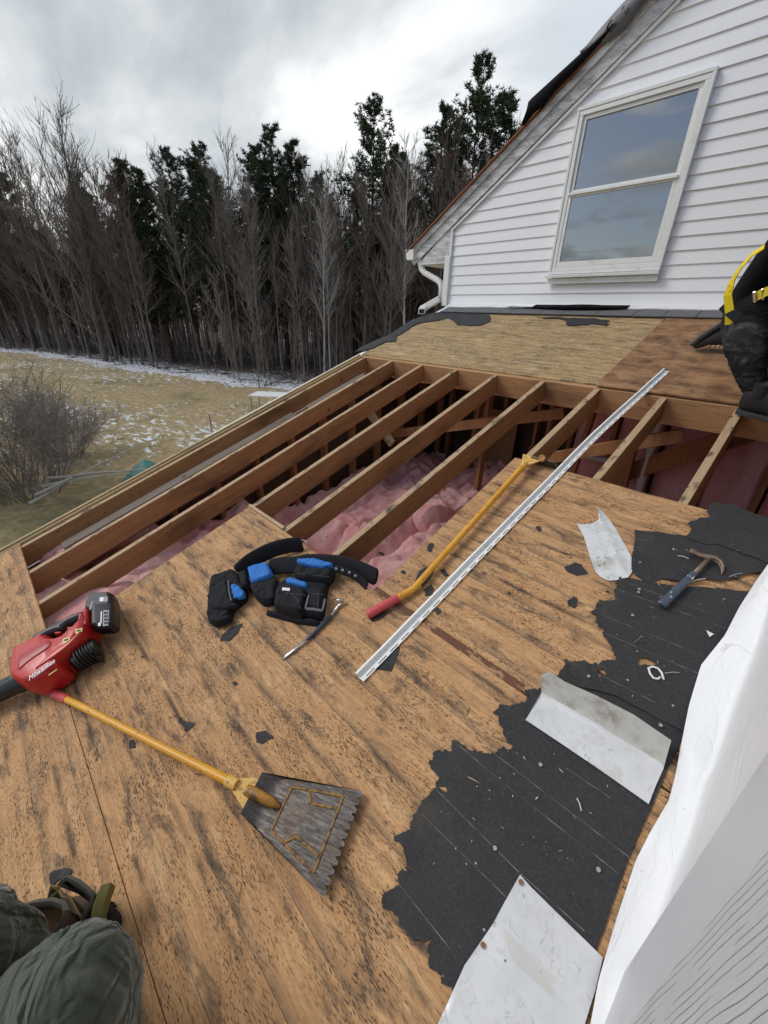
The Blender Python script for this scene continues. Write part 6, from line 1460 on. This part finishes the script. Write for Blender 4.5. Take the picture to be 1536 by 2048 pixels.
b2 = [wz(625, 745, 2.955), wz(700, 700, 2.94), wz(790, 655, 2.93), wz(880, 610, 2.92), wz(990, 570, 2.92)]
strap(wk, R4, b2[:3], .040, M_fab, 'harness_strap', (0, -1, .3)); strap(wk, R4, [p + Vector((0, -.004, 0)) for p in b2[2:]], .044, M_hyel, 'harness_strap', (0, -1, .3))
bk = wz(790, 655, 2.915); b = B(); b.box(bk, (.014, .010, .056), (0, rad(-20), 0), bev=.002); b.box(bk + Vector((.028, 0, .012)), (.010, .010, .056), (0, rad(-20), 0), bev=.002); b.obj('buckle', M_chrome, wk, R4)
strap(wk, R4, [wz(500, 730, 3.0), wz(640, 850, 2.94), wz(760, 930, 2.92), wz(905, 1010, 2.92)], .05, M_fab, 'belt', (-.1, -1, .2))

# the photographer, sitting on the deck with knees drawn up
ph = thing('person', 'person in olive trousers sitting with knees drawn up at the lower left corner', 'person', R4, (-.75, -.85, 0))
kR = Vector((-.512, -.487, .505)); kL = Vector((-.735, -.64, .49)); sh = UPW * .44 + Vector((-.03, .10, 0))
J = {'pelvis': ((-.82, -.92, .16), (.17, .14)), 'waist': ((-.86, -1.0, .34), (.155, .12)), 'chest': ((-.88, -1.06, .56), (.17, .13)), 'upper': ((-.87, -1.06, .70), (.15, .11)), 'neck': ((-.86, -1.05, .82), .055), 'skull': ((-.85, -1.03, .90), .06),
     'hipR': ((-.72, -.84, .20), .115), 'thR': (tuple(Vector((-.72, -.84, .20)).lerp(kR, .55)), .105), 'kn1R': (tuple(kR + Vector((-.035, -.06, -.015))), .094), 'kneeR': (tuple(kR + Vector((0, 0, -.02))), .090), 'shinR': (tuple(kR - sh * .45), .080), 'ankR': (tuple(kR - sh), .062),
     'hipL': ((-.93, -.86, .20), .115), 'thL': (tuple(Vector((-.93, -.86, .20)).lerp(kL, .55)), .10), 'kn1L': (tuple(kL + Vector((-.035, -.045, -.015))), .090), 'kneeL': (tuple(kL + Vector((0, 0, -.02))), .086), 'shinL': (tuple(kL - sh * .45), .074), 'ankL': (tuple(kL - sh), .058),
     'shR': ((-.70, -1.0, .70), .07), 'elbR': ((-.50, -.84, .68), .048), 'wrR': ((-.26, -.62, .86), .032), 'shL': ((-1.05, -1.02, .70), .07), 'elbL': ((-.78, -1.0, .66), .048), 'wrL': ((-.42, -.85, .85), .032)}
BN = [('pelvis', 'waist'), ('waist', 'chest'), ('chest', 'upper'), ('upper', 'neck'), ('neck', 'skull'), ('pelvis', 'hipR'), ('hipR', 'thR'), ('thR', 'kn1R'), ('kn1R', 'kneeR'), ('kneeR', 'shinR'), ('shinR', 'ankR'), ('pelvis', 'hipL'), ('hipL', 'thL'), ('thL', 'kn1L'), ('kn1L', 'kneeL'), ('kneeL', 'shinL'), ('shinL', 'ankL'), ('upper', 'shR'), ('shR', 'elbR'), ('elbR', 'wrR'), ('upper', 'shL'), ('shL', 'elbL'), ('elbL', 'wrL')]
KA = [(kR, Vector((-.70, -.84, .20)) - kR, -sh), (kL, Vector((-.93, -.86, .20)) - kL, -sh)]
def ph_fold(c):
    w_ = .007 * nz(c.x, c.y, c.z * 4, 4, 2) + .002 * nz(c.x, c.y, c.z * 11, 11, 1)
    for k_, th_, sn in KA:
        q = c - k_; L = q.length; a_ = th_.normalized(); s_ = sn.normalized()
        # creases fan out from the inside of the bent knee along thigh and shin
        bis = (a_ + s_).normalized(); side = a_.cross(s_).normalized(); u_ = q.dot(a_); w2 = q.dot(s_); ang = math.atan2(w2, u_ + 1e-6); inn = max(0, min(1, q.dot(bis) / .10 + .35))
        if L < .42 and L > .005:
            r_ = .5 + .5 * math.cos(ang * 9 + q.dot(side) * 14 + 2.0 * nz(c.x, c.y, c.z * 4, 4, 1)); fall = math.exp(-((L - .16) / .12) ** 2) * min(1, L / .12) ** 2
            w_ += .034 * r_ ** 2.2 * fall * inn - .011 * fall
    return w_
figure(ph, R4, J, BN, 'pelvis', [M_olive, M_hood, M_skin], lambda c: 2 if c.z > .80 and c.y < -.97 and c.x < -.78 else (1 if (c.y < -.9 and c.z > .30) or (c.z > .60 and c.y < -.68) else 0), ph_fold, sub=4)
for kk in (kR, kL): a_ = kk - sh; boot(ph, R4, (a_.x, a_.y, .100), (.85, .35, 0), (0, 0, 1), .29, M_tanD, M_blkr)
head(ph, R4, (-.84, -1.02, .98), (.5, .75, -.3), (.1, .2, 1), M_hair)
hand(ph, R4, (-.26, -.62, .86), (.3, .6, .5), (-.6, .3, 0), M_skin); hand(ph, R4, (-.42, -.85, .85), (.4, .6, .5), (0, 0, -1), M_skin)

# canvas tool pouch lying beyond the knees
tp = thing('tool_pouch', 'open tan canvas tool pouch with a grey ribbed rim beyond the knees', 'tool pouch', R4, (*uv(130, 1790), 0))
c10 = lambda x, y, h: Vector((*uv(x / 3.84, 1680 + y / 3.84, h), h))
def band(name, pts, hgt, mat, th=.006, top=True):
    """upright cloth band following points (x, y, h0)"""
    b = B(); b.smooth = True; P_ = [c10(*p) for p in pts]; rg = []
    for i, p in enumerate(P_):
        d = (P_[min(i + 1, len(P_) - 1)] - P_[max(i - 1, 0)]).normalized(); s_ = d.cross(Vector((0, 0, 1))).normalized(); lean_ = s_ * hgt * .25
        rg.append([p - s_ * th / 2, p - s_ * th / 2 + Vector((0, 0, -hgt)) + lean_, p + s_ * th / 2 + Vector((0, 0, -hgt)) + lean_, p + s_ * th / 2, p + Vector((0, 0, th * .5))])
    b.rings(rg); return b.obj(name, mat, tp, R4, auto=rad(50))
band('rim', [(450, 350, .16), (480, 310, .16), (520, 288, .16), (600, 320, .15), (680, 385, .15), (715, 425, .14), (700, 500, .13), (630, 600, .12)], .13, M_taupe, .012)
band('pocket', [(365, 460, .10), (392, 350, .12), (440, 370, .12), (480, 440, .12), (535, 440, .12), (590, 540, .12), (625, 610, .12), (610, 690, .12), (500, 740, .12)], .11, M_tan, .006)
band('pocket', [(170, 525, .17), (260, 490, .18), (400, 475, .19), (480, 500, .19), (500, 545, .19), (470, 640, .18), (400, 740, .17), (300, 860, .16)], .16, M_tanD, .010)
band('rim', [(165, 520, .175), (260, 484, .185), (400, 468, .195), (486, 494, .195), (508, 545, .195), (478, 640, .185), (406, 742, .175), (304, 862, .165)], .012, M_taupe, .014)
band('strap', [(808, 350, .12), (780, 420, .13), (750, 520, .13), (735, 610, .12)], .035, M_owebb, .030)
band('pocket', [(700, 520, .08), (790, 460, .09), (830, 500, .09), (840, 560, .09), (825, 640, .08)], .08, M_fab, .010)
band('buckle', [(392, 352, .125), (440, 365, .125), (448, 395, .12), (400, 430, .12), (378, 450, .115)], .01, M_owebb, .006)
b = B(); b.smooth = True; b.pillow(smoothpoly([tuple(c10(x, y, .02))[:2] for x, y in ((180, 540), (400, 470), (540, 430), (700, 420), (760, 520), (740, 640), (520, 760), (300, 880), (150, 700))], 1), .001, .05, .03, 4); b.obj('base', M_tanD, tp, R4, auto=rad(60))

for o in list(bpy.data.objects):
    if '_m' in o: del o['_m']
